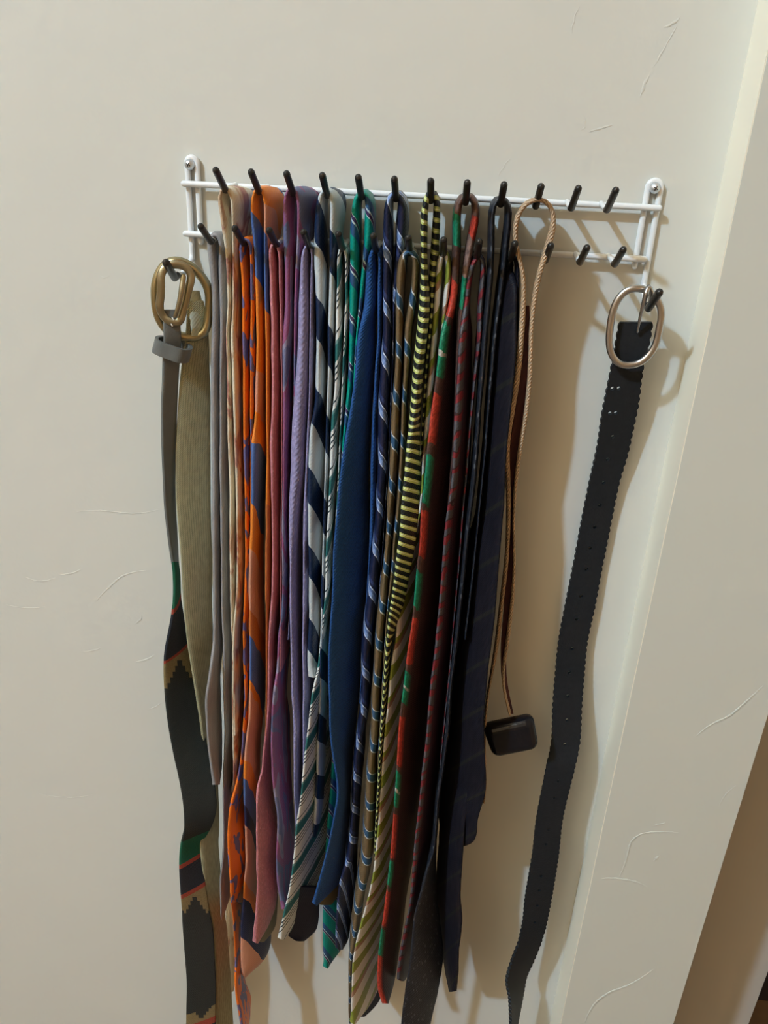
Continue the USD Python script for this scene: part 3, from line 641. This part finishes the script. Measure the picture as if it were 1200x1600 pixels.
def plaid_mat(g):
    v, L = g['v'], g['L']
    ys = [(1600, XR), (1493, XG), (1475, XW), (1472, XG), (1455, XB), (1448, XR), (1393, XB), (1388, XG), (1371, XW), (1368, XG), (1350, XB), (1342, XR), (1272, XB), (1264, XG), (1237, XW), (1234, XG), (1205, XB), (1198, XR), (1118, XB), (1100, XG), (1077, XW), (1073, XG), (1055, XB), (1040, XR), (970, XB), (952, XG), (927, XW), (922, XG), (890, XB), (872, XR), (802, XB), (790, XG), (752, XW), (747, XG), (715, XB), (700, XR), (616, XB), (586, XG), (556, XW), (551, XG), (510, XB), (500, XR), (438, XB), (395, XG), (340, (.13, .07, .055))]
    st = [(0.0, XR)] + [(v(y) / L, c) for y, c in ys] + [(v(332, 'right') / L, XR), (v(370, 'right') / L, (.22, .14, .12)), (v(430, 'right') / L, XG), (v(480, 'right') / L, XB)]
    st.sort(key=lambda s: s[0])
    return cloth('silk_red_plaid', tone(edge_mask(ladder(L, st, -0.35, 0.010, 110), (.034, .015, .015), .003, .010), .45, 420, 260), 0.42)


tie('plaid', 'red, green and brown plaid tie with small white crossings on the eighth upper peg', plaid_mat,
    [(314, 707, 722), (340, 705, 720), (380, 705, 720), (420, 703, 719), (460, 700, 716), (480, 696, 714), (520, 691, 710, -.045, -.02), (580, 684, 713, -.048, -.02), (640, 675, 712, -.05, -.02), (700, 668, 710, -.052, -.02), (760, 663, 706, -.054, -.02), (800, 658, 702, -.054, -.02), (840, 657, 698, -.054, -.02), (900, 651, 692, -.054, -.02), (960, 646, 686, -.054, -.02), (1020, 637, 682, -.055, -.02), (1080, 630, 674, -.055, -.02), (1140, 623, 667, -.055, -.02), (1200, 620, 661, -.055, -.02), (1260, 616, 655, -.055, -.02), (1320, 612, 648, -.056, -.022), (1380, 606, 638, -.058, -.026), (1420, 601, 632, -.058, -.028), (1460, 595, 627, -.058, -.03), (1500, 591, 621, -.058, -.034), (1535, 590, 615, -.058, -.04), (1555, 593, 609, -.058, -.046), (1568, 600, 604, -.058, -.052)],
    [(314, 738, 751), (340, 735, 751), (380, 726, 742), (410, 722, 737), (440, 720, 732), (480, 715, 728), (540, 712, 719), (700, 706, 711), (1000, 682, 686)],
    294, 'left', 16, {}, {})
# ---- L9 dark red/grey
tie('dark_red', 'dark maroon tie with grey and red blocks along its fold beside the red plaid tie', lambda g: cloth('silk_maroon_block', edge_mask(bands(0.5, 0.0145, [(0, (.085, .085, .10)), (.55, (.20, .025, .034)), (.92, (.04, .02, .025))], wob=.014, wscale=90), (.030, .012, .018), .0045, .009), 0.45),
    [(404, 735, 746), (440, 726, 738), (480, 721, 734), (520, 720, 735, -.046, -.02), (580, 717, 735, -.047, -.02), (640, 713, 735, -.048, -.02), (700, 710, 734, -.05, -.02), (760, 706, 730, -.05, -.02), (800, 699, 726, -.05, -.02), (840, 695, 722, -.05, -.02), (900, 691, 717, -.05, -.02), (960, 686, 712, -.05, -.02), (1020, 680, 706, -.05, -.02), (1080, 672, 700, -.05, -.02), (1140, 668, 694, -.05, -.02), (1200, 661, 688, -.05, -.02), (1260, 655, 684, -.05, -.02), (1320, 648, 676, -.05, -.02), (1380, 644, 670, -.05, -.02), (1420, 639, 664, -.05, -.02), (1460, 631, 656, -.05, -.022), (1500, 624, 646, -.05, -.028), (1527, 620, 634, -.05, -.034), (1531, 622, 630, -.05, -.036)],
    [(404, 752, 760), (440, 750, 759), (480, 746, 755), (520, 745, 755), (580, 740, 747), (640, 734, 741), (700, 729, 735), (900, 714, 718), (1200, 686, 690)],
    390, 'left', 17, {}, {})
# ---- U9 charcoal
JT = tie('charcoal', 'charcoal tie flecked with grey on the ninth upper peg, its wide end lowest of all', lambda g: cloth('wool_charcoal', tone(speck((.016, .019, .028), (.16, .17, .19), 230, .30, .5, 1.0, .55), .4, 500, 150), 0.5, weave=.00012, rib=900),
    [(316, 764, 775), (340, 763, 774), (380, 763, 774), (400, 763, 774), (440, 761, 771), (480, 757, 768), (520, 753, 764), (580, 749, 760), (640, 745, 754), (700, 740, 749), (760, 735, 745), (800, 730, 739), (840, 725, 735), (900, 719, 729), (960, 713, 722), (1020, 706, 716), (1080, 698, 708), (1140, 694, 704), (1200, 688, 697), (1260, 679, 688), (1320, 674, 683), (1370, 664, 680, -.052, -.03), (1400, 656, 682, -.054, -.03), (1440, 646, 687, -.054, -.03), (1500, 641, 692, -.054, -.032), (1540, 634, 686, -.054, -.034), (1600, 627, 672, -.054, -.036), (1640, 632, 664, -.054, -.04), (1670, 645, 650, -.054, -.048)],
    [(316, 790, 802), (340, 785, 802), (380, 782, 797), (420, 778, 793), (460, 775, 788), (520, 768, 780), (600, 762, 772), (760, 750, 756), (1000, 724, 730)],
    300, 'left', 18, dict(Y0=-.041, dc=.034), {})
lb = tube([at(669.5, 1436, -.0545), at(664.5, 1455, -.0545)], .0016, 6, flat=.35, nrm=[0, 1, 0]); put('sewn_label', lb, TAGW, JT, label='small white thread label')
# ---- L10 dark navy
tie('dark_navy', 'very dark navy tie at the right end of the row, behind the tan strap', lambda g: cloth('silk_midnight', tone(bands(0.4, 0.05, [(0, (.009, .0085, .014)), (.86, (.016, .016, .015)), (.95, (.009, .0085, .015))]), .25), 0.6, spec=.15),
    [(404, 791, 803), (440, 786, 806, -.020, -.040), (500, 771, 806, -.020, -.044), (560, 765, 805, -.020, -.048), (600, 763, 802, -.020, -.048), (640, 760, 797, -.020, -.050), (700, 755, 791, -.020, -.050), (760, 749, 788, -.020, -.052), (800, 744, 786, -.020, -.052), (860, 725, 781, -.020, -.052), (920, 719, 776, -.020, -.052), (980, 712, 771, -.020, -.052), (1040, 705, 763, -.020, -.052), (1100, 699, 757, -.020, -.052), (1160, 694, 756, -.020, -.052), (1200, 688, 759, -.020, -.052), (1230, 686, 760, -.020, -.052), (1262, 681, 752, -.020, -.052), (1280, 688, 746, -.020, -.052), (1310, 686, 744, -.020, -.052), (1322, 690, 724, -.022, -.04)],
    [(404, 807, 813), (440, 806, 813), (500, 806, 812), (600, 800, 806), (700, 785, 791), (900, 762, 770), (1100, 738, 752), (1250, 694, 730, -.024, -.044), (1340, 684, 722, -.024, -.048), (1400, 681, 719, -.024, -.048), (1440, 688, 722, -.024, -.048), (1480, 691, 717, -.024, -.048), (1520, 697, 715, -.026, -.048), (1549, 704, 711, -.03, -.044)],
    392, 'left', 19, {}, {})

# ------------------------------------------------------------------ tan strap with black clasp
strap = thing('lanyard', 'tan braided strap with a black clasp looped over the tenth upper peg', 'lanyard')
BRAID = cloth('braid_tan', tone(bands(2.2, 0.0042, [(0, (.56, .41, .27)), (.62, (.33, .22, .135))]), .15), 0.6, weave=.0005, rib=1500)
MAROON = cloth('strap_inner_maroon', tone((.070, .022, .022), .2), 0.7)
LS = [(372, 800, 809), (390, 803, 811), (415, 811, 819), (440, 814, 822), (480, 813, 822), (520, 809, 820), (580, 803, 815), (640, 792, 806), (680, 788, 799), (700, 787, 797), (750, 789, 798), (800, 790, 799), (850, 789, 797), (900, 785, 793), (950, 779, 787), (1000, 773, 781), (1050, 766, 772), (1100, 758, 763), (1160, 754, 759), (1200, 755, 760), (1240, 755, 760), (1256, 754, 758)]
RS_ = [(350, 860, 871), (380, 851, 865), (400, 846, 857), (440, 835, 845), (480, 829, 838), (520, 826, 834), (560, 825, 833), (600, 823, 832), (650, 817, 826), (700, 809, 817), (750, 803, 810), (800, 800, 806), (850, 800, 806), (900, 800, 806), (950, 796, 803), (1000, 790, 797), (1050, 783, 789), (1080, 784, 790), (1100, 788, 794), (1119, 793, 799)]


def strap_sweep(dc, Y0, tsc, mat, name, seed, cut=None, pw=2.4):
    L, R = [k for k in LS if not cut or k[0] < cut], [k for k in RS_ if not cut or k[0] < cut]
    kw = dict(Y0=Y0, dc=dc, grow=.002, tmin=.002, tscale=tsc)
    A1, B1, T1 = leg(L, **kw); A2, B2, T2 = leg(R, **kw)
    loop = [(343, 801, 810), (325, 809, 818), (312, 823, 832), (308, 838, 847), (313, 851, 860), (328, 861, 870)]
    A0, B0, T0 = leg(loop, **kw)
    V, UV, N, sv, mid = sweep(np.vstack([A1[::-1], A0, A2]), np.vstack([B1[::-1], B0, B2]), np.r_[T1[::-1], T0, T2], seed, wob=.0002, wr=.0002, pw=pw)
    return put_grid(name, V, UV, N, mat, strap)


strap_sweep(.008, -.047, 1.0, BRAID, 'braided_edge', 31)
strap_sweep(.024, -.040, 0.40, MAROON, 'strap_band', 31, cut=1090)
flap([(478, 822, 827, -.040, -.040), (520, 819, 828, -.040, -.038), (600, 810, 826, -.040, -.037), (650, 803, 820, -.040, -.037), (700, 796, 812, -.040, -.037), (750, 796, 806, -.040, -.037), (800, 796, 803, -.040, -.037), (850, 795, 803, -.040, -.037), (900, 791, 803, -.040, -.037), (950, 787, 799, -.040, -.037), (1000, 783, 793, -.040, -.037), (1050, 783, 791, -.040, -.037), (1085, 788, 796, -.040, -.037), (1115, 796, 802, -.040, -.037)], MAROON, strap, 'inner_band', tf=.002, seed=31, label='dark maroon inner face of the strap', out=0)
c = at(799, 1148, -.047)
blk = rbox(.044, .017, .033, .0075); v = blk.vertices
v[:, 0] *= 1 + 0.10 * (v[:, 2] / .033); v[:, 2] += -0.0016 * np.cos(v[:, 0] / .044 * np.pi) * (v[:, 2] > 0)
blk.vertices = v
blk = trimesh.Trimesh(*trimesh.remesh.subdivide_to_size(blk.vertices, blk.faces, .004))
blk.apply_transform(trimesh.transformations.rotation_matrix(math.radians(-19), [0, 1, 0])); blk.apply_transform(trimesh.transformations.rotation_matrix(math.radians(-10), [1, 0, 0])); blk.apply_translation(c)
cl = put('clasp', blk, PLASTB, strap, smooth=60, label='glossy black plastic clasp')

# ------------------------------------------------------------------ black scalloped belt on the right hook
blt = thing('belt', 'black leather belt with scalloped edges and oval nickel buckle on the right hook', 'belt')
BK_ = [(503, 965, 1022, -.022, -.022), (530, 960, 1018, -.022, -.022), (570, 953, 1008, -.021, -.021), (640, 939, 998, -.017, -.016), (700, 930, 985, -.012, -.011), (760, 917, 968, -.008, -.008), (820, 905, 956, -.006, -.006), (880, 894, 944, -.006, -.006), (940, 882, 933, -.007, -.007), (1000, 871, 920, -.009, -.008), (1060, 865, 914, -.013, -.011), (1100, 862, 911, -.018, -.016), (1160, 859, 908, -.024, -.025), (1200, 851, 900, -.028, -.031), (1280, 836, 881, -.031, -.033), (1340, 829, 874, -.033, -.034), (1400, 819, 864, -.035, -.033), (1440, 815, 856, -.037, -.033), (1470, 809, 847, -.040, -.032), (1500, 798, 835, -.045, -.031), (1530, 790, 822, -.050, -.030), (1560, 795, 816, -.055, -.030), (1600, 797, 808, -.058, -.030), (1640, 797, 805, -.058, -.030), (1700, 795, 806, -.058, -.030)]
A, B, T = leg(BK_, out=0)
mid = (A + B) / 2; s = np.r_[0, np.cumsum(np.linalg.norm(np.diff(mid, axis=0), axis=1))]
fA, fB = PchipInterpolator(s, A), PchipInterpolator(s, B)
BW, LB = 0.029, s[-1]
per = 0.0062; nsc = int(LB / per)
edge = [(BW / 2 - 0.0008 - 0.0011 * (1 - abs(math.sin(math.pi * k / 8 + 0.0))), k / 8 * per) for k in range(nsc * 8)]
poly = [(x, y) for x, y in edge] + [(-x, y) for x, y in edge[::-1]]
holes = []
def s_at(py, px):
    z = at(px, py, -.012)[2]; return float(np.interp(-z, -mid[:, 2], s))
for px, py in ((957, 601), (967, 601), (953, 641), (962, 641), (957, 680), (949, 717), (942, 755), (936, 792), (928, 827), (921, 860), (915, 893), (907, 935), (900, 970), (893, 1015), (889, 1050), (887, 1083), (887, 1115), (885, 1148), (876, 1198), (870, 1223), (861, 1270), (857, 1292), (850, 1340), (847, 1362), (844, 1385), (840, 1410)):
    sv_ = s_at(py, px); a, b = fA(sv_), fB(sv_); p = at(px, py, (a[1] + b[1]) / 2)
    w = (p[0] - a[0]) / (b[0] - a[0]) - 0.5
    holes.append([(w * BW + 0.0016 * math.cos(q), sv_ + 0.0016 * math.sin(q)) for q in np.linspace(0, -2 * math.pi, 11)[:-1]])
cs_ = manifold3d.CrossSection([np.array(poly)] + [np.array(h) for h in holes], manifold3d.FillRule.EvenOdd)
mf = manifold3d.Manifold.extrude(cs_, 0.0034).refine_to_length(0.006).to_mesh()
vv, ff = np.array(mf.vert_properties[:, :3], float), np.array(mf.tri_verts)
sA, sB = fA(np.clip(vv[:, 1], 0, LB)), fB(np.clip(vv[:, 1], 0, LB))
tn = fA(np.clip(vv[:, 1] + .004, 0, LB)) + fB(np.clip(vv[:, 1] + .004, 0, LB)) - fA(np.clip(vv[:, 1] - .004, 0, LB)) - fB(np.clip(vv[:, 1] - .004, 0, LB))
nr = np.cross(tn, sB - sA); nr /= np.linalg.norm(nr, axis=1, keepdims=True)
nr *= -np.sign(nr[:, 1:2] + 1e-9) * 1.0
pv = sA + (sB - sA) * (vv[:, :1] / BW + 0.5) + nr * (vv[:, 2:3] - 0.0017)
st_ = trimesh.Trimesh(pv, ff, process=False); st_.invert() if st_.volume < 0 else None
put('strap', st_, LEATHB, blt, smooth=30)
zp = lambda x, y, Y=-.031: at(930 + x / 6.667, 430 + y / 6.667, Y)
ring = [zp(450, 138), (zp(345, 155)), zp(250, 235), zp(190, 360), zp(155, 540), zp(148, 720), zp(185, 850), zp(265, 925), zp(360, 937), zp(455, 915), zp(555, 840), zp(630, 720), zp(668, 560), zp(690, 400), zp(660, 280), zp(580, 185)]
put('buckle', tube(ring, .0026, 14, closed=True, step=.002, flat=.8), STEEL, blt, smooth=60, label='oval brushed nickel buckle')
pr = put('buckle_prong', tube([zp(575, 260, -.030), zp(590, 180, -.034), zp(555, 125, -.036), zp(530, 190, -.0385), zp(500, 300, -.0365), zp(470, 430, -.032), zp(440, 590, -.0265)], [.0016, .0017, .0018, .0018, .0015, .0012, .0009], 10, step=.002), STEEL, blt, smooth=60, label='nickel prong')

# ------------------------------------------------------------------ two belts on the left hook
kil = thing('belt', 'woven belt with navy, tan and green stepped pattern and grey leather end hanging leftmost', 'belt')
KL1 = [(484, 254, 280, -.044, -.040), (505, 255, 282, -.045, -.040), (530, 256, 283, -.046, -.038), (560, 254, 281, -.046, -.036), (580, 254, 279, -.046, -.036), (640, 252, 276, -.046, -.034), (700, 253, 274, -.046, -.032), (760, 256, 273, -.044, -.030), (800, 258, 274, -.042, -.028), (840, 263, 276, -.04, -.026), (882, 270, 278, -.038, -.024)]
A, B, T = leg(KL1, tf=.0032, out=0); V, UV, N, sv, mid = sweep(A, B, T, 41, wob=.0002, wr=.0002, pw=5)
put_grid('leather_end', V, UV, N, LEATHG, kil, label='grey leather end of the belt')
KL2 = [(878, 270, 277, -.0385, -.024), (900, 272, 280, -.037, -.024), (935, 272, 281, -.037, -.024), (960, 269, 286, -.038, -.022), (1000, 261, 291, -.042, -.022), (1020, 257, 296, -.044, -.022), (1060, 256, 306, -.046, -.024), (1120, 261, 315, -.048, -.028), (1180, 271, 327, -.048, -.034), (1220, 280, 335, -.048, -.038), (1255, 286, 339, -.048, -.04), (1290, 288, 331, -.05, -.036), (1320, 282, 316, -.05, -.034), (1350, 280, 317, -.05, -.036), (1380, 281, 321, -.05, -.038), (1420, 284, 327, -.05, -.04), (1460, 286, 334, -.05, -.042), (1520, 291, 337, -.05, -.044), (1580, 291, 337, -.05, -.044), (1640, 290, 337, -.05, -.044), (1720, 290, 337, -.05, -.044)]
A, B, T = leg(KL2, tf=.0034, out=0.25)
V, UV, N, sv, mid = sweep(A, B, T, 42, wob=.0002, wr=.0002, pw=5)
KN, KT, KG, KR, KD = (.020, .024, .032), (.22, .165, .075), (.01, .11, .06), (.30, .05, .03), (.024, .028, .026)
krow = row_of(mid)
ky = lambda y: float(np.interp(y, krow, sv)) / sv[-1]


def kilim(n, l):
    # stepped zigzag: the tan bands bite into the dark field in steps towards the middle of the strap
    n['nu'] = ('attribute', {'attribute': 'across'})
    n['au'] = ('math', {'math_type': 'absolute'}); n['q1'] = ('math', {'math_type': 'multiply', 'value2': 6.0}); n['q2'] = ('math', {'math_type': 'floor'})
    n['z1'] = ('math', {'math_type': 'multiply_add', 'value2': -0.0058 / sv[-1]}); n['z2'] = ('math', {'math_type': 'multiply_add', 'value2': 0.0058 / sv[-1]})
    n['dv'] = ('math', {'math_type': 'divide', 'value2': float(sv[-1])})
    n['sl'] = ('math', {'math_type': 'multiply_add', 'value2': 0.010 / sv[-1]})
    l += [('nu.fac', 'au.value1'), ('au.value', 'q1.value1'), ('q1.value', 'q2.value1'), ('sep.y', 'dv.value1'), ('q2.value', 'z1.value1'), ('dv.value', 'z1.value3'), ('q2.value', 'z2.value1'), ('dv.value', 'z2.value3'), ('nu.fac', 'sl.value1'), ('dv.value', 'sl.value3')]
    # base: straight and slanted bands
    n['r0'] = ('rgb_ramp', {'interpolate': False, 'ramp': [(0, KG), (ky(936), KR), (ky(942), KN), (ky(1014), KR), (ky(1020), KT), (ky(1075), KD), (ky(1302), KG), (ky(1338), KR), (ky(1344), KN), (ky(1384), KR), (ky(1390), KT), (ky(1436), KD), (ky(1575), KT), (ky(1592), KR), (ky(1602), KN)]})
    n['r1'] = ('rgb_ramp', {'interpolate': False, 'ramp': [(0, (0, 0, 0)), (ky(1063), (1, 1, 1)), (ky(1066) + .05, (0, 0, 0)), (ky(1424), (1, 1, 1)), (ky(1424) + .05, (0, 0, 0))]})
    n['r2'] = ('rgb_ramp', {'interpolate': False, 'ramp': [(0, (0, 0, 0)), (ky(1430), (1, 1, 1)), (ky(1594), (0, 0, 0))]})
    n['r3'] = ('rgb_ramp', {'interpolate': False, 'ramp': [(0, (0, 0, 0)), (ky(1022), (1, 1, 1)), (ky(1068), (0, 0, 0)), (ky(1392), (1, 1, 1)), (ky(1432), (0, 0, 0))]})
    l += [('sl.value', 'r0.fac')]
    # tan triangles cut out of the dark: where z1 is past the tip row
    n['c1'] = ('rgb_ramp', {'interpolate': False, 'ramp': [(0, (0, 0, 0)), (ky(1030), (1, 1, 1)), (ky(1090), (0, 0, 0)), (ky(1398), (1, 1, 1)), (ky(1450), (0, 0, 0))]})
    n['c2'] = ('rgb_ramp', {'interpolate': False, 'ramp': [(0, (0, 0, 0)), (ky(1450), (1, 1, 1)), (ky(1588), (0, 0, 0))]})
    l += [('z1.value', 'c1.fac'), ('z2.value', 'c2.fac')]
    n['m1'] = ('mix_color', {'b': KD}); n['m2'] = ('mix_color', {'b': KD})
    l += [('r0.color', 'm1.a'), ('c1.color', 'm1.fac'), ('m1.result', 'm2.a'), ('c2.color', 'm2.fac')]
    for k in ('r1', 'r2', 'r3'):
        n.pop(k)
    return 'm2.result'


KM = cloth('kilim_weave', tone(kilim, .18, 900, 500), .8, weave=.0003, rib=2200)
g = put_grid('woven_band', V, UV, N, KM, kil)
ac = (UV[..., 0] / (np.abs(UV[..., 0]).max(1, keepdims=True) + 1e-9))
ac = np.where(ac < 0, -1 - 2 * ac, -1 + 2 * ac)           # -1 at one edge, +1 at the other, on either face
ac = np.concatenate([ac.reshape(-1), ac[0], [0], ac[-1], [0]])
UsdGeom.PrimvarsAPI(UsdGeom.Mesh(g)).CreatePrimvar('across', Sdf.ValueTypeNames.FloatArray, 'vertex').Set(Vt.FloatArray.FromNumpy(ac.astype(np.float32)))
# keeper loop round the leather
ka, kb = at(243.5, 541, -.050), at(288, 557, -.048)
kx, kd = kb - ka, np.array([0, 1.0, 0])
w0 = np.linalg.norm(kx); ex = kx / w0; ez = np.cross(ex, kd); ez = ez if ez[2] > 0 else -ez
prof = [(0, 0), (w0 * .12, -.0015), (w0 * .5, -.002), (w0 * .88, -.0015), (w0, .001), (w0 * .99, .012), (w0 * .8, .016), (w0 * .2, .014), (-.001, .010)]
kp = tube([ka + ex * a + kd * b for a, b in prof], .0050, 10, closed=True, step=.003, flat=.28, nrm=None)
# a band: tall along ez, thin across
P = np.array([ka + ex * a + kd * b for a, b in prof])
from scipy.interpolate import CubicSpline
Q = np.vstack([P, P[:1]]); ss = np.r_[0, np.cumsum(np.linalg.norm(np.diff(Q, axis=0), axis=1))]; C = CubicSpline(ss, Q, bc_type='periodic')(np.linspace(0, ss[-1], 49)[:-1])
tg = np.roll(C, -1, 0) - np.roll(C, 1, 0); tg /= np.linalg.norm(tg, axis=1, keepdims=True); on = np.cross(tg, ez); on /= np.linalg.norm(on, axis=1, keepdims=True)
h, th = .0054, .0012
rings = np.stack([C + ez * h + on * th, C + ez * h - on * th, C - ez * h - on * th, C - ez * h + on * th], 1)
F = []
for i in range(48):
    j = (i + 1) % 48
    for k in range(4):
        l_ = (k + 1) % 4; F += [[i * 4 + k, i * 4 + l_, j * 4 + l_], [i * 4 + k, j * 4 + l_, j * 4 + k]]
kp = trimesh.Trimesh(rings.reshape(-1, 3), F, process=False); kp.invert() if kp.volume < 0 else None
put('keeper_loop', kp, LEATHG, kil, smooth=40, label='grey leather keeper loop')
q8 = lambda x, y, Y: at(230 + x / 8, 390 + y / 8, Y)
fr = [q8(190, 270, -.046), q8(280, 195, -.044), q8(400, 190, -.042), q8(500, 235, -.041), q8(545, 320, -.041), q8(520, 480, -.042), q8(480, 640, -.043), q8(440, 800, -.044), q8(390, 905, -.045), q8(290, 900, -.046), q8(200, 830, -.046), q8(160, 740, -.047), q8(165, 600, -.047), q8(172, 420, -.047)]
put('buckle', tube(fr, .0030, 12, closed=True, step=.002, flat=.5), BRASSD, kil, smooth=60, label='dull brass frame buckle')
put('buckle_prong', tube([q8(450, 340, -.044), q8(420, 560, -.047), q8(350, 830, -.048)], [.0021, .0019, .0014], 10, step=.002, flat=.7), BRASSD, kil, smooth=60, label='dull brass prong')
put('stitch', cat3([tube([q8(x, y, -.0468), q8(x + 14, y + 26, -.0468)], .0006, 6) for x, y in ((315, 850), (300, 925))]), TAGW, kil, label='pale stitches in the leather')

can = thing('belt', 'olive canvas belt with a large brass ring hanging behind the woven belt', 'belt')
CK = [(470, 292, 318, -.030, -.024), (490, 292, 322, -.031, -.022), (520, 291, 326, -.032, -.02), (560, 286, 327, -.032, -.018), (600, 281, 328, -.033, -.017), (660, 277, 328, -.034, -.017), (720, 274, 329, -.034, -.017), (780, 275, 329, -.034, -.017), (840, 280, 330, -.034, -.017), (900, 284, 331, -.034, -.017), (960, 288, 331, -.034, -.017), (1020, 295, 332, -.034, -.017), (1060, 302, 333, -.034, -.017), (1100, 309, 331, -.034, -.018), (1150, 316, 332, -.034, -.018), (1220, 320, 340, -.034, -.02), (1280, 316, 342, -.036, -.022), (1320, 312, 341, -.038, -.024), (1360, 316, 344, -.038, -.024), (1400, 322, 348, -.038, -.024), (1450, 333, 353, -.038, -.022), (1500, 337, 358, -.038, -.022), (1560, 337, 362, -.038, -.022), (1640, 338, 364, -.038, -.022), (1700, 338, 364, -.038, -.022)]
A, B, T = leg(CK, tf=.0042, out=0.25)
V, UV, N, sv, mid = sweep(A, B, T, 44, wob=.0006, wr=.0005, pw=4)
def ribs(n, l):
    n['d'] = ('math', {'math_type': 'multiply_add', 'value2': 1 / 0.0021, 'value3': 50.0}); n['fr'] = ('math', {'math_type': 'fraction'})
    n['r'] = ('rgb_ramp', {'ramp': [(0, (.36, .335, .20)), (.5, (.40, .37, .23)), (.8, (.25, .23, .135)), (1, (.36, .335, .20))]})
    l += [('sep.x', 'd.value1'), ('d.value', 'fr.value1'), ('fr.value', 'r.fac')]
    return 'r.color'


OLIVE = cloth('canvas_olive', tone(ribs, .12, 300, 120), .85, weave=.0004, rib=2400)
put_grid('canvas_strap', V, UV, N, OLIVE, can)
flap([(455, 296, 312, -.024, -.02), (485, 296, 318, -.030, -.022), (525, 300, 322, -.034, -.022)], cloth('canvas_pale', tone((.42, .43, .33), .08), .85), can, 'canvas_tab', tf=.004, label='pale canvas tab folded through the ring')
rg = [q8(150, 300, -.034), q8(230, 190, -.033), q8(350, 145, -.032), q8(470, 170, -.030), q8(600, 255, -.028), q8(700, 370, -.026), q8(765, 500, -.025), q8(780, 680, -.025), q8(760, 880, -.026), q8(715, 1020, -.028), q8(600, 1090, -.030), q8(420, 1080, -.033), q8(250, 1000, -.035), q8(140, 830, -.036), q8(105, 620, -.036), q8(110, 430, -.035)]
put('belt_ring', tube(rg, .0034, 12, closed=True, step=.002, flat=1.15), BRASS, can, smooth=60, label='large polished brass ring')
